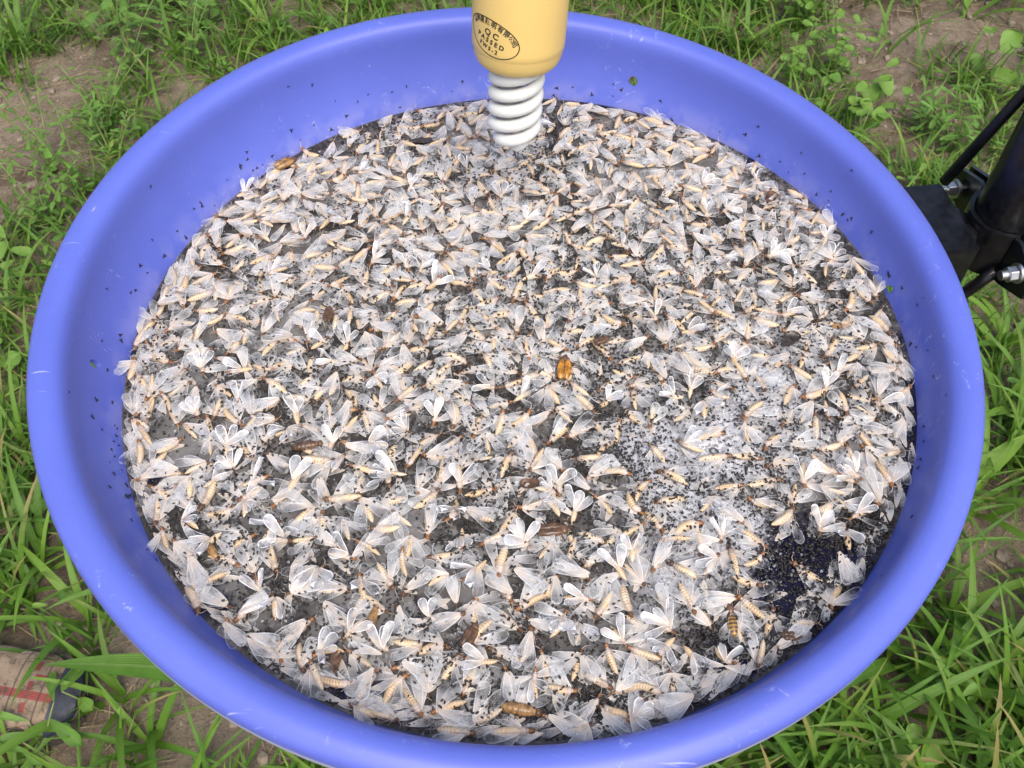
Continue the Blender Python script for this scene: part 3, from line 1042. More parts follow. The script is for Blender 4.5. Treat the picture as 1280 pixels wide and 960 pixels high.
HB = .0490            # height of the housing's lower end above the tip
TR, HR_ = .0031, .0108
PITCHZ = .0165
pts = []
TURNS = 2.62
for sgn in (0, 1):
    seq = []
    for i in range(150):
        t = i / 149
        a = sgn * math.pi + 2 * math.pi * TURNS * t + R(-60)
        z = .0045 + PITCHZ * TURNS * t
        k = min(1, t * TURNS / .45)
        rr = (.0052 + (HR_ - .0052) * (k * k * (3 - 2 * k))) * (1 + .03 * t)
        seq.append(Vector((rr * math.cos(a), rr * math.sin(a), z)))
    top = seq[-1]
    for i in range(1, 8):
        seq.append(Vector((top.x * (1 - .02 * i), top.y * (1 - .02 * i), top.z + .0022 * i)))
    pts.append(seq)
low = []
p0, p1 = pts[0][0], pts[1][0]
for i in range(1, 8):
    t = i / 8
    q = p0.lerp(p1, t)
    low.append(Vector((q.x, q.y, q.z - .0012 * math.sin(math.pi * t))))
path = pts[0][::-1] + low + pts[1]
tube('spiral_tube', path, TR, M['phosphor'], lamp, 16)

HP = [(0, HB - .001), (.0158, HB - .001), (.0182, HB - .0002), (.0200, HB + .0016), (.0213, HB + .0044), (.0219, HB + .0078), (.02215, HB + .0090), (.0224, HB + .0094), (.02245, HB + .012), (.0226, HB + .025), (.0226, HB + .040),
      (.0224, HB + .046), (.0218, HB + .051), (.0200, HB + .0585), (.0165, HB + .066), (.0140, HB + .071), (.0135, HB + .073), (0, HB + .073)]
v, f = lathe(HP, 64)
hs = link('housing', mesh_np('housing', v, f, [M['yellow']]), lamp)
hs.data.set_sharp_from_angle(angle=R(50))
v, f = lathe([(0, HB + .0725), (.0132, HB + .0725), (.0138, HB + .075), (.0128, HB + .077), (.0138, HB + .080), (.0128, HB + .082), (.0138, HB + .085), (.0128, HB + .087), (.0135, HB + .09), (.0, HB + .0905)], 40)
link('screw_cap', mesh_np('screw_cap', v, f, [M['steel']]), lamp)
v, f = lathe([(0, HB + .088), (.0185, HB + .088), (.019, HB + .092), (.018, HB + .125), (.012, HB + .133), (.006, HB + .136), (0, HB + .136)], 40)
link('socket', mesh_np('socket', v, f, [M['black']]), lamp)
cab = [Vector((0, 0, HB + .134)), Vector((0, .001, HB + .17)), Vector((0, .003, HB + .25)), Vector((0, .006, HB + .34)), Vector((0, .01, HB + .45))]
tube('cord', cab, .0032, M['black'], lamp, 10)


def hous_r(z):
    for i in range(len(HP) - 1):
        if HP[i][1] <= z <= HP[i + 1][1] and HP[i + 1][1] > HP[i][1]:
            t = (z - HP[i][1]) / (HP[i + 1][1] - HP[i][1])
            return HP[i][0] + t * (HP[i + 1][0] - HP[i][0])
    return .0225


# the printed oval: text is laid flat, then wrapped on the housing
PC_A, PC_Z, PROT = R(-90 - 37), HB + .0190, R(-15)
OA, OB = .0150, .0086


def wrap(name, co, faces, parent):
    out = []
    for (x, y) in co:
        xr = x * math.cos(PROT) - y * math.sin(PROT)
        yr = x * math.sin(PROT) + y * math.cos(PROT)
        z = PC_Z + yr
        a = PC_A + xr / .0226
        r = hous_r(z) + .00012
        out.append((r * math.cos(a), r * math.sin(a), z))
    return link(name, mesh_np(name, out, faces, [M['print']], smooth=False), parent)


def text_flat(s, size, bold=0.0):
    c = bpy.data.curves.new('t', 'FONT')
    c.body = s
    c.size = size
    c.offset = bold
    c.align_x = 'CENTER'
    c.align_y = 'CENTER'
    o = bpy.data.objects.new('t', c)
    COL.objects.link(o)
    bpy.context.view_layer.update()
    m = bpy.data.meshes.new_from_object(o.evaluated_get(bpy.context.evaluated_depsgraph_get()))
    co = [tuple(q.co[:2]) for q in m.vertices]
    fc = [tuple(p.vertices) for p in m.polygons]
    bpy.data.objects.remove(o)
    bpy.data.curves.remove(c)
    bpy.data.meshes.remove(m)
    return co, fc


pr = []
rc, rf = [], []
n = 96
for k in range(n):
    a = 2 * math.pi * k / n
    for w in (0, .0005):
        rc.append(((OA - w) * math.cos(a), (OB - w) * math.sin(a)))
for k in range(n):
    j = (k + 1) % n
    rf.append((2 * k, 2 * j, 2 * j + 1, 2 * k + 1))
label_o = wrap('print_label', rc, rf, lamp)
lc, lf = [], []
for s, size, y, xs in (('Q C', .0040, .0018, 1.1), ('P A S S E D', .0031, -.0019, 1.08), ('F W S - 2', .0028, -.0053, 1.0)):
    co, fc = text_flat(s, size, .00013)
    b = len(lc)
    lc += [(x * xs, yy + y) for x, yy in co]
    lf += [tuple(i + b for i in t) for t in fc]
chars = '普源星照明有限公司'
for i, ch in enumerate(chars):
    co, fc = text_flat(ch, .0031, .00008)
    a = R(158 - (158 - 22) * i / (len(chars) - 1))
    cx, cy = (OA - .0025) * math.cos(a), (OB - .0022) * math.sin(a)
    th = math.atan2(-(OA - .0025) * math.cos(a), (OB) * math.sin(a) * 2.6) * .7
    b = len(lc)
    lc += [(cx + x * math.cos(th) - yy * math.sin(th), cy + x * math.sin(th) + yy * math.cos(th)) for x, yy in co]
    lf += [tuple(i2 + b for i2 in t) for t in fc]
wrap('lettering', lc, lf, label_o)

# ------------------------------------------------------------------ pole and clamp
PX, PY, PR = .2622, .0640, .0164
pole = link('upright_pole', None)
pole.location = (PX, PY, -.046)
v, f = lathe([(PR - .003, 1.3), (PR - .003, .002), (PR - .002, 0), (PR, .001), (PR, 1.3)], 40)
o = link('tube', mesh_np('tube', v, f, [M['black']]), pole)
o.data.set_sharp_from_angle(angle=R(40))
tag(pole, 'round black upright pole right of the basin', 'pole')
stand = link('stand', None)
stand.location = (.01, .06, GZ)
v, f = lathe([(0, -.004), (.10, -.004), (.10, .008), (.024, .010), (.022, .03), (.022, .645), (.0, .645)], 40)
o = link('column', mesh_np('column', v, f, [M['black']]), stand)
o.data.set_sharp_from_angle(angle=R(40))
v, f = lathe([(0, .6455), (.09, .6455), (.095, .655), (.085, .668), (0, .668)], 40)
o = link('basin_rest', mesh_np('basin_rest', v, f, [M['black']]), stand)
o.data.set_sharp_from_angle(angle=R(40))
tag(stand, 'black column standing under the basin and carrying it', 'stand')

# clamp frame: u = outwards from the basin to the pole, t = along the plate
T0, T1 = at(1177, 227, -.012), at(1228, 310, -.012)
tdir = (T1 - T0).normalized()
udir = Vector((-tdir.y, tdir.x, 0))
if udir.x < 0: udir = -udir
CM = Matrix(((udir.x, tdir.x, 0, PX), (udir.y, tdir.y, 0, PY), (0, 0, 1, 0), (0, 0, 0, 1)))
CMi = CM.inverted()
clamp = link('clamp_bracket', None)
clamp.matrix_world = CM
tag(clamp, 'black box-section bracket clamping the basin rim to the pole', 'bracket')
l0 = CMi @ T0
l1 = CMi @ T1
uE = l0.x
LEN = .047


def prism(poly, z0, z1, bev=.0006):
    bm = bmesh.new()
    a = [bm.verts.new((x, y, z0)) for x, y in poly]
    b = [bm.verts.new((x, y, z1)) for x, y in poly]
    n = len(poly)
    bm.faces.new(a[::-1])
    bm.faces.new(b)
    for i in range(n): bm.faces.new((a[i], a[(i + 1) % n], b[(i + 1) % n], b[i]))
    bmesh.ops.recalc_face_normals(bm, faces=bm.faces)
    if bev: bmesh.ops.bevel(bm, geom=list(bm.edges), offset=bev, segments=2, affect='EDGES')
    return bm


o = link('box_arm', mesh_bm('box_arm', prism([(uE, l0.y), (uE, l1.y), (uE - .030, l1.y + .001), (uE - .030, l0.y - .001)], -.046, -.012, .0014), M['black']), clamp)
o.data.set_sharp_from_angle(angle=R(35))


def saddle(sg):
    """A strap bent half round the pole with a flat flange each side; sg=-1 on the basin's side."""
    pl = []
    ri, g = PR + .0006, .002
    F1 = .043
    pl.append(Vector((sg * g, -F1)))
    pl.append(Vector((sg * g, -ri - .007)))
    pl.append(Vector((sg * g * 1.5, -ri - .003)))
    for k in range(13):
        a = -math.pi / 2 + math.pi * k / 12
        pl.append(Vector((sg * (ri * math.cos(a) + .001 if abs(math.cos(a)) < .2 else ri * math.cos(a)), ri * math.sin(a))))
    pl.append(Vector((sg * g * 1.5, ri + .003)))
    pl.append(Vector((sg * g, ri + .007)))
    pl.append(Vector((sg * g, F1)))
    th = .0026
    bm = bmesh.new()
    rows = []
    for i, p in enumerate(pl):
        t = (pl[min(i + 1, len(pl) - 1)] - pl[max(0, i - 1)]).normalized()
        nrm = Vector((t.y, -t.x)) * (1 if sg > 0 else 1)
        if nrm.x * sg < 0: nrm = -nrm
        q = p + nrm * th
        end = i in (0, len(pl) - 1)
        za, zb = (-.034, -.020) if end else (-.043, -.013)
        rows.append([bm.verts.new((p.x, p.y, zb)), bm.verts.new((q.x, q.y, zb)), bm.verts.new((q.x, q.y, za)), bm.verts.new((p.x, p.y, za))])
    for i in range(len(rows) - 1):
        for k in range(4):
            bm.faces.new((rows[i][k], rows[i][(k + 1) % 4], rows[i + 1][(k + 1) % 4], rows[i + 1][k]))
    bm.faces.new(rows[0])
    bm.faces.new(rows[-1])
    bmesh.ops.recalc_face_normals(bm, faces=bm.faces)
    o = link('saddle_plate', mesh_bm('saddle_plate', bm, M['black']), clamp)
    o.data.set_sharp_from_angle(angle=R(35))


saddle(-1)
saddle(1)
# web between the box arm's end and the saddle
uw = -PR - .0038
if uw > uE:
    link('web_plate', mesh_bm('web_plate', prism([(uE + .0002, -.020), (uE + .0002, .020), (uw + .003, .006), (uw + .003, -.006)], -.040, -.018), M['black']), clamp)


def bolt(y, z, u0, u1):
    rot = Matrix.Rotation(math.pi / 2, 4, 'Y')
    bm = bmesh.new()
    bmesh.ops.create_cone(bm, cap_ends=True, segments=16, radius1=.0026, radius2=.0026, depth=u1 - u0, matrix=Matrix.Translation(((u0 + u1) / 2, y, z)) @ rot)
    b = link('bolt', mesh_bm('bolt', bm, M['steel']), clamp)
    b.data.set_sharp_from_angle(angle=R(40))
    for uu, d in ((u0 + .006, .005), (u1 - .003, .005)):
        bm = bmesh.new()
        bmesh.ops.create_cone(bm, cap_ends=True, segments=6, radius1=.0043, radius2=.0043, depth=d, matrix=Matrix.Translation((uu, y, z)) @ rot)
        bmesh.ops.bevel(bm, geom=list(bm.edges), offset=.0004, segments=1, affect='EDGES')
        nn = link('nut', mesh_bm('nut', bm, M['steel'], False), b)
        bm = bmesh.new()
        bmesh.ops.create_cone(bm, cap_ends=True, segments=20, radius1=.0054, radius2=.0054, depth=.0014, matrix=Matrix.Translation((uu + (.0034 if uu < 0 else -.0034), y, z)) @ rot)
        w = link('washer', mesh_bm('washer', bm, M['steel']), b)
        w.data.set_sharp_from_angle(angle=R(40))


bolt(-.035, -.028, -.017, .014)
bolt(-.0355 + .0700, -.0225, -.017, .014)


# stay rods
def world_tube(name, pts, rad, mat, parent):
    inv = parent.matrix_world.inverted()
    bpy.context.view_layer.update()
    return tube(name, [inv @ p for p in pts], rad, mat, parent)


bpy.context.view_layer.update()
a0 = at(1185, 222, -.018)
a1 = at(1280, 117, .05)
world_tube('stay_rod', [a0 - (a1 - a0) * .05, a0, a0.lerp(a1, .5), a1, a0 + (a1 - a0) * 3], .0031, M['black'], clamp)
b0 = at(1245, 338, -.035)
b1 = at(1203, 368, -.055)
world_tube('stay_rod', [b0, b0.lerp(b1, .5), b1, b1 + (b1 - b0) * 1.5], .0034, M['black'], clamp)


# ------------------------------------------------------------------ grass and weeds
def blade_geo(L, Wd, lean, droop, tint, dry, fold=.18, twist=0.0, n=7):
    co, at_, fc = [], [], []
    x = z = 0.0
    ang = math.pi / 2 - lean
    for i in range(n):
        u = i / (n - 1)
        if i:
            x += L / (n - 1) * math.cos(ang)
            z += L / (n - 1) * math.sin(ang)
            ang -= droop / (n - 1) * (.5 + u)
        w = Wd / 2 * (min(1, .45 + u * 2.6) * (1 - u ** 2.6) + .02)
        tw = twist * u
        for vv in (-1, 0, 1):
            dy = w * vv * math.cos(tw)
            dz = w * vv * math.sin(tw) + abs(vv) * w * fold * 2
            co.append((x - dz * math.sin(ang) * .7, dy, z + dz * math.cos(ang)))
            at_.append((tint, u, vv, dry))
    for i in range(n - 1):
        for j in range(2):
            a = i * 3 + j
            fc.append((a, a + 3, a + 4, a + 1))
    return np.array(co), fc, at_


class Baker:
    def __init__(s):
        s.v, s.f, s.a, s.n = [], [], [], 0

    def add(s, g, x, y, z, rz, sc=1.0):
        c, q = math.cos(rz), math.sin(rz)
        p = g[0] * sc
        s.v.append(np.c_[p[:, 0] * c - p[:, 1] * q + x, p[:, 0] * q + p[:, 1] * c + y, p[:, 2] + z])
        s.f.extend(tuple(i + s.n for i in t) for t in g[1])
        s.a.extend(g[2])
        s.n += len(p)

    def mesh(s, name, mats):
        return mesh_np(name, np.concatenate(s.v), s.f, mats, attr=s.a)


def tuft(B, x, y, nb, L, Wd, tint0):
    for k in range(nb):
        l = L * random.uniform(.55, 1.25)
        g = blade_geo(l, Wd * random.uniform(.6, 1.25), R(random.uniform(8, 62)), R(random.uniform(10, 95)), min(1, max(0, tint0 + random.uniform(-.3, .3))),
                      random.choice((0, 0, 0, 0, 0, 0, .2, .4, 1)), random.uniform(.05, .3), random.uniform(-.9, .9))
        ox, oy = random.gauss(0, .012), random.gauss(0, .012)
        B.add(g, x + ox, y + oy, gh(x, y) - .004, random.uniform(0, 6.283))


B = Baker()
cnt = 0
for q in range(6000):
    x, y = random.uniform(-1.55, 1.55), random.uniform(-.45, 1.95)
    if abs(x) > .78 + .28 * (y + .05) / 1.5 + .22: continue
    bare = in_bare(x, y)
    if bare > 0 and random.random() < .75 + bare: continue
    nzv = mnoise.noise(Vector((x * 3.1, y * 3.1, 3)))
    if random.random() > (.74 if y < .5 else 1.0) + nzv * .55: continue
    near = y < .45
    right = x > .25
    L = (.125 if near else .105) * (1.15 if right and near else .95) * random.uniform(.7, 1.2)
    Wd = (.0068 if near else .0046) * random.uniform(.7, 1.3) * (1.15 if right and near else 1)
    tuft(B, x, y, random.randint(5, 10), L, Wd, random.uniform(.2, .75) + (.05 if right else -.05))
    cnt += 1
for q in range(2600):        # thinner growth farther out, beyond the picture
    x, y = random.uniform(-3.6, 3.6), random.uniform(-2.6, 4.2)
    if abs(x) < 1.25 and -.45 < y < 1.95: continue
    if mnoise.noise(Vector((x * 2.1, y * 2.1, 3))) < -.12: continue
    tuft(B, x, y, random.randint(5, 8), random.uniform(.09, .16), random.uniform(.005, .009), random.uniform(.2, .75))
tag(link('grass', B.mesh('grass', [M['grass']])), 'rough green grass growing over the soil round the basin', 'grass', kind='stuff')

# low leaf cover: small ovals near the ground
B = Baker()


def leaf_geo(L, Wd, tint, curl=.25, dry=0, pw=.6):
    g = wing_geo(L, Wd, .18, -curl, random.random(), 0, pw)
    return g[0], g[1], [(tint, a[1], a[2], dry) for a in g[2]]


LG = [leaf_geo(.02, .010, t / 9, random.uniform(-.1, .35)) for t in range(10)]


def tilt_geo(g, p, roll=0):
    c, s = math.cos(p), math.sin(p)
    q = g[0]
    return np.c_[q[:, 0] * c - q[:, 2] * s, q[:, 1], q[:, 0] * s + q[:, 2] * c], g[1], g[2]


for q in range(900):
    x, y = random.uniform(-1.35, 1.35), random.uniform(-.4, 1.8)
    if abs(x) > .78 + .28 * (y + .05) / 1.5 + .15: continue
    if in_bare(x, y) > 0 and random.random() < .85: continue
    if mnoise.noise(Vector((x * 4, y * 4, 13))) < -.1: continue
    z = gh(x, y)
    hgt = random.uniform(.008, .07)
    for k in range(random.randint(4, 8)):
        B.add(tilt_geo(LG[random.randrange(10)], random.uniform(-.2, .7)), x + random.gauss(0, .014), y + random.gauss(0, .014), z + hgt * random.uniform(.3, 1), random.uniform(0, 6.28), random.uniform(.5, 1.25))
tag(link('ground_cover', B.mesh('ground_cover', [M['weed']])), 'low leafy ground cover among the grass', 'ground cover', kind='stuff')

# straw and pebbles on the bare soil
sv, sf = [], []
items = []
for q in range(7000):
    x, y = random.uniform(-1.4, 1.4), random.uniform(-.4, 1.9)
    L = random.uniform(.01, .07)
    items.append((x, y, gh(x, y) + .002 + random.uniform(0, .006), random.uniform(0, 6.28), random.uniform(-.15, .15), L, .0014, .001))
v, f = scatter(capsule_tpl(), items)
tag(link('dry_straw', mesh_np('dry_straw', v, f, [M['straw']])), 'dry straw and dead stalks strewn on the soil', 'straw', kind='stuff')
items = []
for q in range(9000):
    x, y = random.uniform(-1.4, 1.4), random.uniform(-.4, 1.9)
    s = random.choice((.002, .002, .003, .003, .004, .006, .010)) * random.uniform(.7, 1.2)
    items.append((x, y, gh(x, y) + s * .1, random.uniform(0, 6.28), random.uniform(-.4, .4), s, s * random.uniform(.6, 1), s * .6))
v, f = scatter(bt, items)
tag(link('soil_crumbs', mesh_np('soil_crumbs', v, f, [M['stone']], smooth=False)), 'crumbs of soil and small pebbles', 'soil crumbs', kind='stuff')

# ---- single plants
LEAFM = {}


def leaf_mesh(kind):
    if kind not in LEAFM:
        if kind == 'oval': g = leaf_geo(.028, .018, .7, .25, 0, .5)
        elif kind == 'round': g = leaf_geo(.040, .032, .75, .2, 0, .42)
        elif kind == 'lance': g = leaf_geo(.040, .012, .55, .3, 0, .75)
        elif kind == 'small': g = leaf_geo(.016, .006, .6, .2, 0, .7)
        elif kind == 'clover': g = leaf_geo(.026, .024, .5, .15, 0, .5)
        elif kind == 'yellow': g = leaf_geo(.075, .024, 1.0, .3, 0, .62)
        LEAFM[kind] = mesh_np('leaf', g[0], g[1], [M['weed']], attr=g[2])
    return LEAFM[kind]


def weed(px, py, height, kind, nst, nlf, label, lean=.5, sc=1.0, name='weed'):
    p = at(px, py, GZ)
    e = link(name, None)
    p.z = gh(p.x, p.y)
    e.location = p
    for s in range(nst):
        az = random.uniform(0, 6.28)
        ln = random.uniform(.2, 1) * lean
        pt = []
        hh = height * random.uniform(.7, 1.15)
        for i in range(7):
            t = i / 6
            d = ln * hh * (t + t * t) * .5
            pt.append(Vector((math.cos(az) * d, math.sin(az) * d, hh * t * (1 - .18 * ln * t) - .004)))
        tube('stem', pt, .0014 * sc, M['stem'], e, 5, lambda u: 1 - .55 * u)
        for k in range(nlf):
            t = (k + 1) / nlf
            i = min(5, int(t * 6))
            b = pt[i].lerp(pt[i + 1], min(1, t * 6 - i))
            o = link('leaf', leaf_mesh(kind), e)
            o.location = b
            o.rotation_euler = (random.uniform(-.3, .3), random.uniform(-.75, .25), k * 2.4 + az + random.uniform(-.3, .3))
            q = sc * random.uniform(.7, 1.2) * (1.0 if t < .9 else .8)
            o.scale = (q, q, q)
    tag(e, label, 'weed', 'single weeds in the grass')


# feathery sprigs left of the basin
for (px, py, hgt, nst, lb) in ((70, 215, .16, 6, 'feathery weed sprig at the bare soil by the left edge'), (110, 245, .15, 6, 'feathery weed sprig nearest the basin rim on the left'),
                               (135, 170, .18, 6, 'tall feathery sprig left of the rim, below the grass'), (165, 95, .20, 4, 'thin upright sprig with yellow-green tips, upper left'),
                               (240, 85, .20, 4, 'thin upright sprig touching the far left rim'), (60, 280, .12, 5, 'low feathery sprig left of the rim over dark soil'),
                               (150, 215, .14, 6, 'feathery sprig tucked against the upper left rim')):
    weed(px, py, hgt, 'small', nst, 14, lb, .75, 1.25, 'sprig')
for (px, py, k, nst, nlf, hgt, sc, lb) in (
        (268, 42, 'clover', 3, 3, .12, 1.0, 'clover with three round leaves near the top left'),
        (170, 60, 'lance', 3, 6, .16, 1.5, 'broad-leaved weed at the upper left of the photo'),
        (205, 20, 'lance', 2, 6, .16, 1.3, 'broad-leaved weed at the top edge left of the basin'),
        (1000, 35, 'oval', 12, 9, .15, .75, 'bright purslane-like weed at the top right'),
        (950, 25, 'oval', 9, 8, .13, .75, 'bright oval-leaved weed left of the purslane'),
        (1040, 95, 'oval', 8, 8, .13, .75, 'oval-leaved weed trailing below the purslane'),
        (985, 110, 'oval', 6, 7, .11, .8, 'oval-leaved weed at the far right rim'),
        (1068, 165, 'round', 5, 3, .09, .95, 'pale round-leaved weed against the rim above the bracket'),
        (1090, 140, 'round', 2, 3, .08, .9, 'round-leaved weed right of the pale one by rim'),
        (1020, 130, 'clover', 3, 3, .10, .8, 'clover seedling by the upper right rim'),
        (1225, 105, 'round', 2, 3, .12, 1.1, 'broad soft-leaved weed above the black rod'),
        (1190, 190, 'lance', 8, 6, .12, .8, 'narrow-leaved weed above the bracket'),
        (1150, 165, 'lance', 8, 6, .11, .8, 'narrow-leaved weed between rim and black rod'),
        (1262, 20, 'lance', 3, 5, .14, 1.2, 'narrow-leaved weed in the top right corner'),
        (18, 632, 'clover', 3, 2, .05, .75, 'three-leaved seedling at the left edge'),
        (70, 640, 'round', 1, 2, .06, .9, 'yellow-green leaf peeping from under the left rim'),
        (30, 350, 'oval', 2, 4, .08, 1.1, 'oval-leaved weed at the left edge half-way up'),
        (25, 470, 'oval', 3, 3, .07, 1.0, 'oval-leaved weed left of the hole in the basin'),
        (1120, 930, 'oval', 2, 3, .06, 1.4, 'oval-leaved weed at the bottom right of the photo'),
        (1145, 940, 'round', 1, 2, .05, 1.0, 'single broad leaf beside it at the bottom right'),
        (130, 890, 'oval', 1, 3, .07, 1.3, 'oval-leaved weed right of the shoe'),
        (60, 945, 'lance', 3, 4, .08, 1.3, 'low leafy weed below the shoe'),
        (330, 20, 'oval', 3, 4, .10, 1.0, 'small-leaved weed at the top edge left of centre'),
        (870, 15, 'lance', 9, 8, .16, .9, 'bushy weed at the top edge right of the lamp'),
        (800, 5, 'oval', 9, 8, .16, .8, 'bushy weed behind the basin just right of the lamp')):
    weed(px, py, hgt, k, nst, nlf, lb, .6, sc)

# broad grass tussocks: every blade a part
BLM = [None] * 10
for k in range(10):
    g = blade_geo(1.0, .046 + .02 * random.random(), R(random.uniform(18, 45)), R(random.uniform(35, 95)), .35 + .5 * random.random(), random.choice((0, 0, .25)), .16, random.uniform(-.5, .5), 10)
    BLM[k] = mesh_np('blade', g[0], g[1], [M['grass']], attr=g[2])


def tussock(px, py, L, nb, label, az0=None, spread=6.28):
    p = at(px, py, GZ)
    p.z = gh(p.x, p.y) - .004
    e = link('grass_tussock', None)
    e.location = p
    for k in range(nb):
        o = link('blade', BLM[random.randrange(10)], e)
        o.location = (random.gauss(0, .008), random.gauss(0, .008), 0)
        s = L * random.uniform(.65, 1.2)
        o.scale = (s, s * random.uniform(.8, 1.3), s)
        az = (k / nb * 6.28 + random.uniform(-.4, .4)) if az0 is None else az0 + random.uniform(-spread / 2, spread / 2)
        o.rotation_euler = (0, 0, az)
    tag(e, label, 'grass tussock', 'broad grass tussocks round the basin')


for (px, py, L, nb, lb) in (
        (1215, 640, .17, 9, 'grass tussock beside the right rim at mid height'), (1130, 830, .19, 11, 'long-bladed tussock touching the lower right rim'),
        (1200, 860, .19, 11, 'large tussock in the lower right grass'), (1060, 920, .18, 10, 'tussock under the lower right rim'),
        (1260, 900, .18, 9, 'tussock in the bottom right corner'), (1250, 440, .18, 10, 'tussock right of the rim below the bracket'),
        (1265, 540, .18, 9, 'bright tussock at the right edge of the photo'), (1180, 760, .17, 8, 'tussock on bare soil at the lower right'),
        (150, 880, .17, 8, 'tussock right of the shoe'), (190, 935, .17, 9, 'tussock at the bottom left below the rim'), (110, 780, .16, 7, 'tussock above the shoe'),
        (30, 560, .16, 8, 'tussock at the left edge below the hole'), (60, 690, .16, 8, 'tussock left of the lower left rim'), (20, 400, .15, 8, 'tussock left of the rim at mid height'),
        (1210, 20, .17, 7, 'wispy tussock at the top right on bare soil'), (1110, 60, .15, 6, 'small tussock on the bare soil at top right'),
        (930, 60, .17, 8, 'tussock behind the right rim'), (450, 15, .16, 10, 'tussock behind the far left rim'), (340, 50, .16, 9, 'tussock above the far left rim'), (30, 60, .17, 9, 'tussock in the top left corner')):
    tussock(px, py, L, nb, lb)

# the one very broad blade by the shoe, and a bright yellow-green blade at the right
for (px, py, px2, py2, L, Wd, tint, lb) in ((300, 845, 85, 838, .21, .034, .35, 'very broad grass blade reaching from under the rim to the shoe'),
                                            (1215, 600, 1275, 548, .10, .026, 1.0, 'broad yellow-green grass blade at the right edge'),
                                            (250, 860, 10, 850 - 0, .0, 0, 0, '')):
    if L == 0: continue
    g = blade_geo(L, Wd, R(62), R(28), tint, 0, .12, .15, 12)
    o = link('wide_leafed_grass', mesh_np('wide_leafed_grass', g[0], g[1], [M['grass']], attr=g[2]))
    p, q = at(px, py, GZ + .05), at(px2, py2, GZ + .09)
    o.location = p
    o.rotation_euler = (0, 0, math.atan2(q.y - p.y, q.x - p.x))
    tag(o, lb, 'grass blade')


# ------------------------------------------------------------------ the shoe
def mat_cloth():
    a = N('plaid_canvas')
    p = a.obj()
    s = a.n('SeparateXYZ', {0: p})

    def band(sock, c, w):
        return a.ss(a.math('ABSOLUTE', a.math('SUBTRACT', sock, c)), w, w * .72)
    nz = a.noise(p, 60, 4, .6)
    c = a.mix(a.ss(nz, .3, .7), (.18, .13, .088), (.26, .195, .135))
    red = a.math('MAXIMUM', band(s.outputs[1], -.004, .0055), a.math('MAXIMUM', a.math('MULTIPLY', band(s.outputs[1], .018, .003), band(s.outputs[0], .235, .014)), a.math('MULTIPLY', band(s.outputs[0], .222, .0035), a.ss(a.math('SINE', a.math('MULTIPLY', s.outputs[1], 260.0)), -.1, .4))))
    thr = a.ss(a.math('SINE', a.math('MULTIPLY', s.outputs[1], 3600.0)), -.6, .2)
    c = a.mix(a.math('MULTIPLY', red, a.math('ADD', a.math('MULTIPLY', thr, .45), .5)), c, (.20, .014, .02))
    ln = a.math('MAXIMUM', band(s.outputs[0], .236, .0012), band(s.outputs[0], .205, .0012))
    c = a.mix(a.math('MULTIPLY', ln, .7), c, (.05, .04, .035))
    c = a.mix(a.math('MULTIPLY', a.ss(a.noise(p, 75, 6, .75), .50, .62), .8), c, (.07, .053, .042))
    return a.done(a.princ(c, .9, a.bump(thr, .3, .0006), **{'Specular IOR Level': .2}))


M['cloth'] = mat_cloth()
shoe = link('shoe', None)
tp = at(98, 878, GZ + .035)
sang = R(-8)
SL = .275
shoe.location = (tp.x - SL * math.cos(sang), tp.y - SL * math.sin(sang), gh(tp.x, tp.y) + .004)
shoe.rotation_euler = (0, 0, sang)
tag(shoe, 'dusty shoe with red and beige plaid top and dark toe', 'shoe')


def foot_w(u):     # half width, heel 0 .. toe 1
    return .034 + .014 * math.sin(math.pi * min(1, max(0, (u - .15) / .85)) * .72) if u < .88 else .0449 * math.sqrt(max(0, 1 - ((u - .88) / .122) ** 2.2))


def foot_c(u):
    return .006 * math.sin(u * 3.0)


us = [0, .01, .04, .09] + [.15 + .05 * k for k in range(15)] + [.885, .92, .95, .975, .992, 1.0]


def hw(u):
    if u < .09: return .034 * math.sqrt(max(0.0, 1 - ((.09 - u) / .0905) ** 2))
    return foot_w(u)


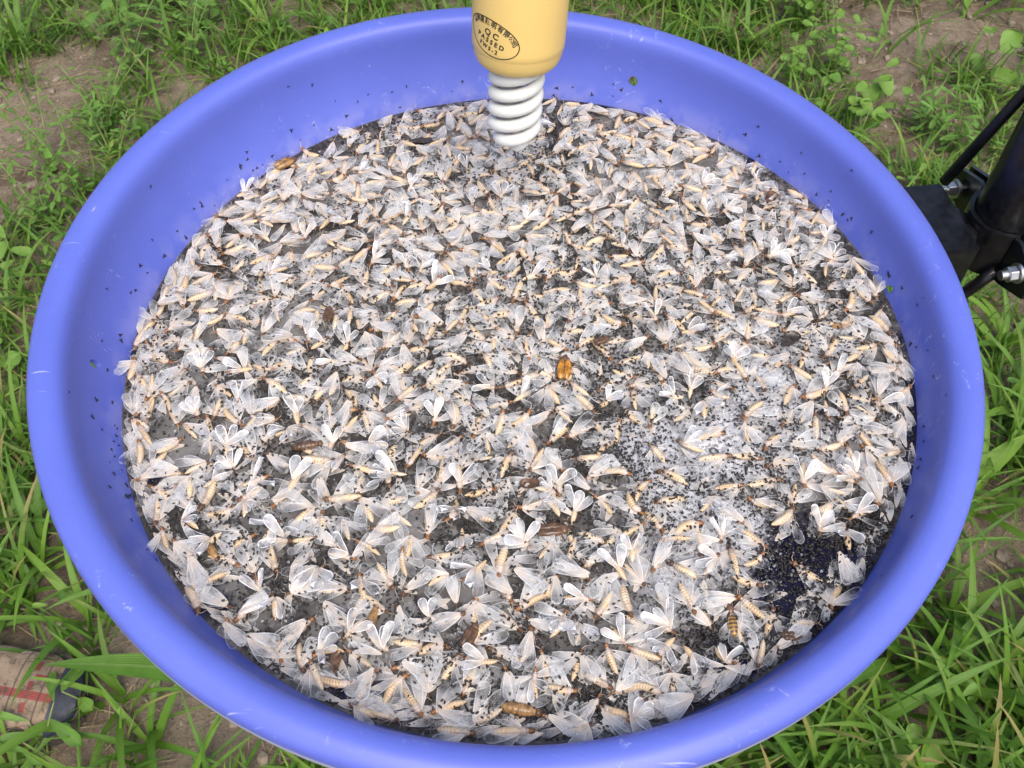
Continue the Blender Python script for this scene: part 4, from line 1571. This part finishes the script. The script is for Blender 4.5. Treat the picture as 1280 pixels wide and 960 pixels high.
bm = bmesh.new()
rows = []
for u in us:
    w = hw(u) + .003
    row = []
    for k, (yy, zz) in enumerate(((-1, 0), (-1.03, .006), (-1, .022), (1, .022), (1.03, .006), (1, 0))):
        row.append(bm.verts.new((u * (SL + .004), foot_c(u) + w * yy, zz + .008 * max(0, (u - .75) / .25) ** 2)))
    rows.append(row)
for i in range(len(rows) - 1):
    for k in range(6): bm.faces.new((rows[i][k], rows[i][(k + 1) % 6], rows[i + 1][(k + 1) % 6], rows[i + 1][k]))
bmesh.ops.recalc_face_normals(bm, faces=bm.faces)
link('sole', mesh_bm('sole', bm, M['sole']), shoe).data.set_sharp_from_angle(angle=R(50))


def upper(name, u0, u1, mat, off, ka=0, kb=12):
    bm = bmesh.new()
    rows = []
    ul = [u for u in us if u0 <= u <= u1]
    if u0 not in ul: ul = [u0] + ul
    if u1 not in ul: ul = ul + [u1]
    for u in ul:
        w = max(.0006, hw(u) + off)
        top = .030 + .055 * max(0, 1 - u / .62) ** .8 + .026 * max(0, math.sin(math.pi * min(1, max(0, (u - .02) / .96)))) ** .6 if u < .985 else .030
        top = max(top, .030) + off
        row = []
        for k in range(ka, kb + 1):
            a = math.pi * (k + (.5 * math.sin(u * 37) if 0 < ka and k in (ka, kb) else 0)) / 12
            row.append(bm.verts.new((u * SL + off, foot_c(u) + w * math.copysign(abs(math.cos(a)) ** .75, math.cos(a)), .0215 + .008 * max(0, (u - .75) / .25) ** 2 + (top - .0215) * math.sin(a) ** .8)))
        rows.append(row)
    for i in range(len(rows) - 1):
        for k in range(kb - ka): bm.faces.new((rows[i][k], rows[i][k + 1], rows[i + 1][k + 1], rows[i + 1][k]))
    bmesh.ops.recalc_face_normals(bm, faces=bm.faces)
    return link(name, mesh_bm(name, bm, mat), shoe)


upper('vamp', .30, 1.0, M['sole'], 0)
upper('plaid_panel', .42, .905, M['cloth'], .0013, 2, 10)
upper('toe_cap', .905, 1.0, M['rubber'], .0016)
upper('heel_upper', 0.0, .31, M['rubber'], .0008)
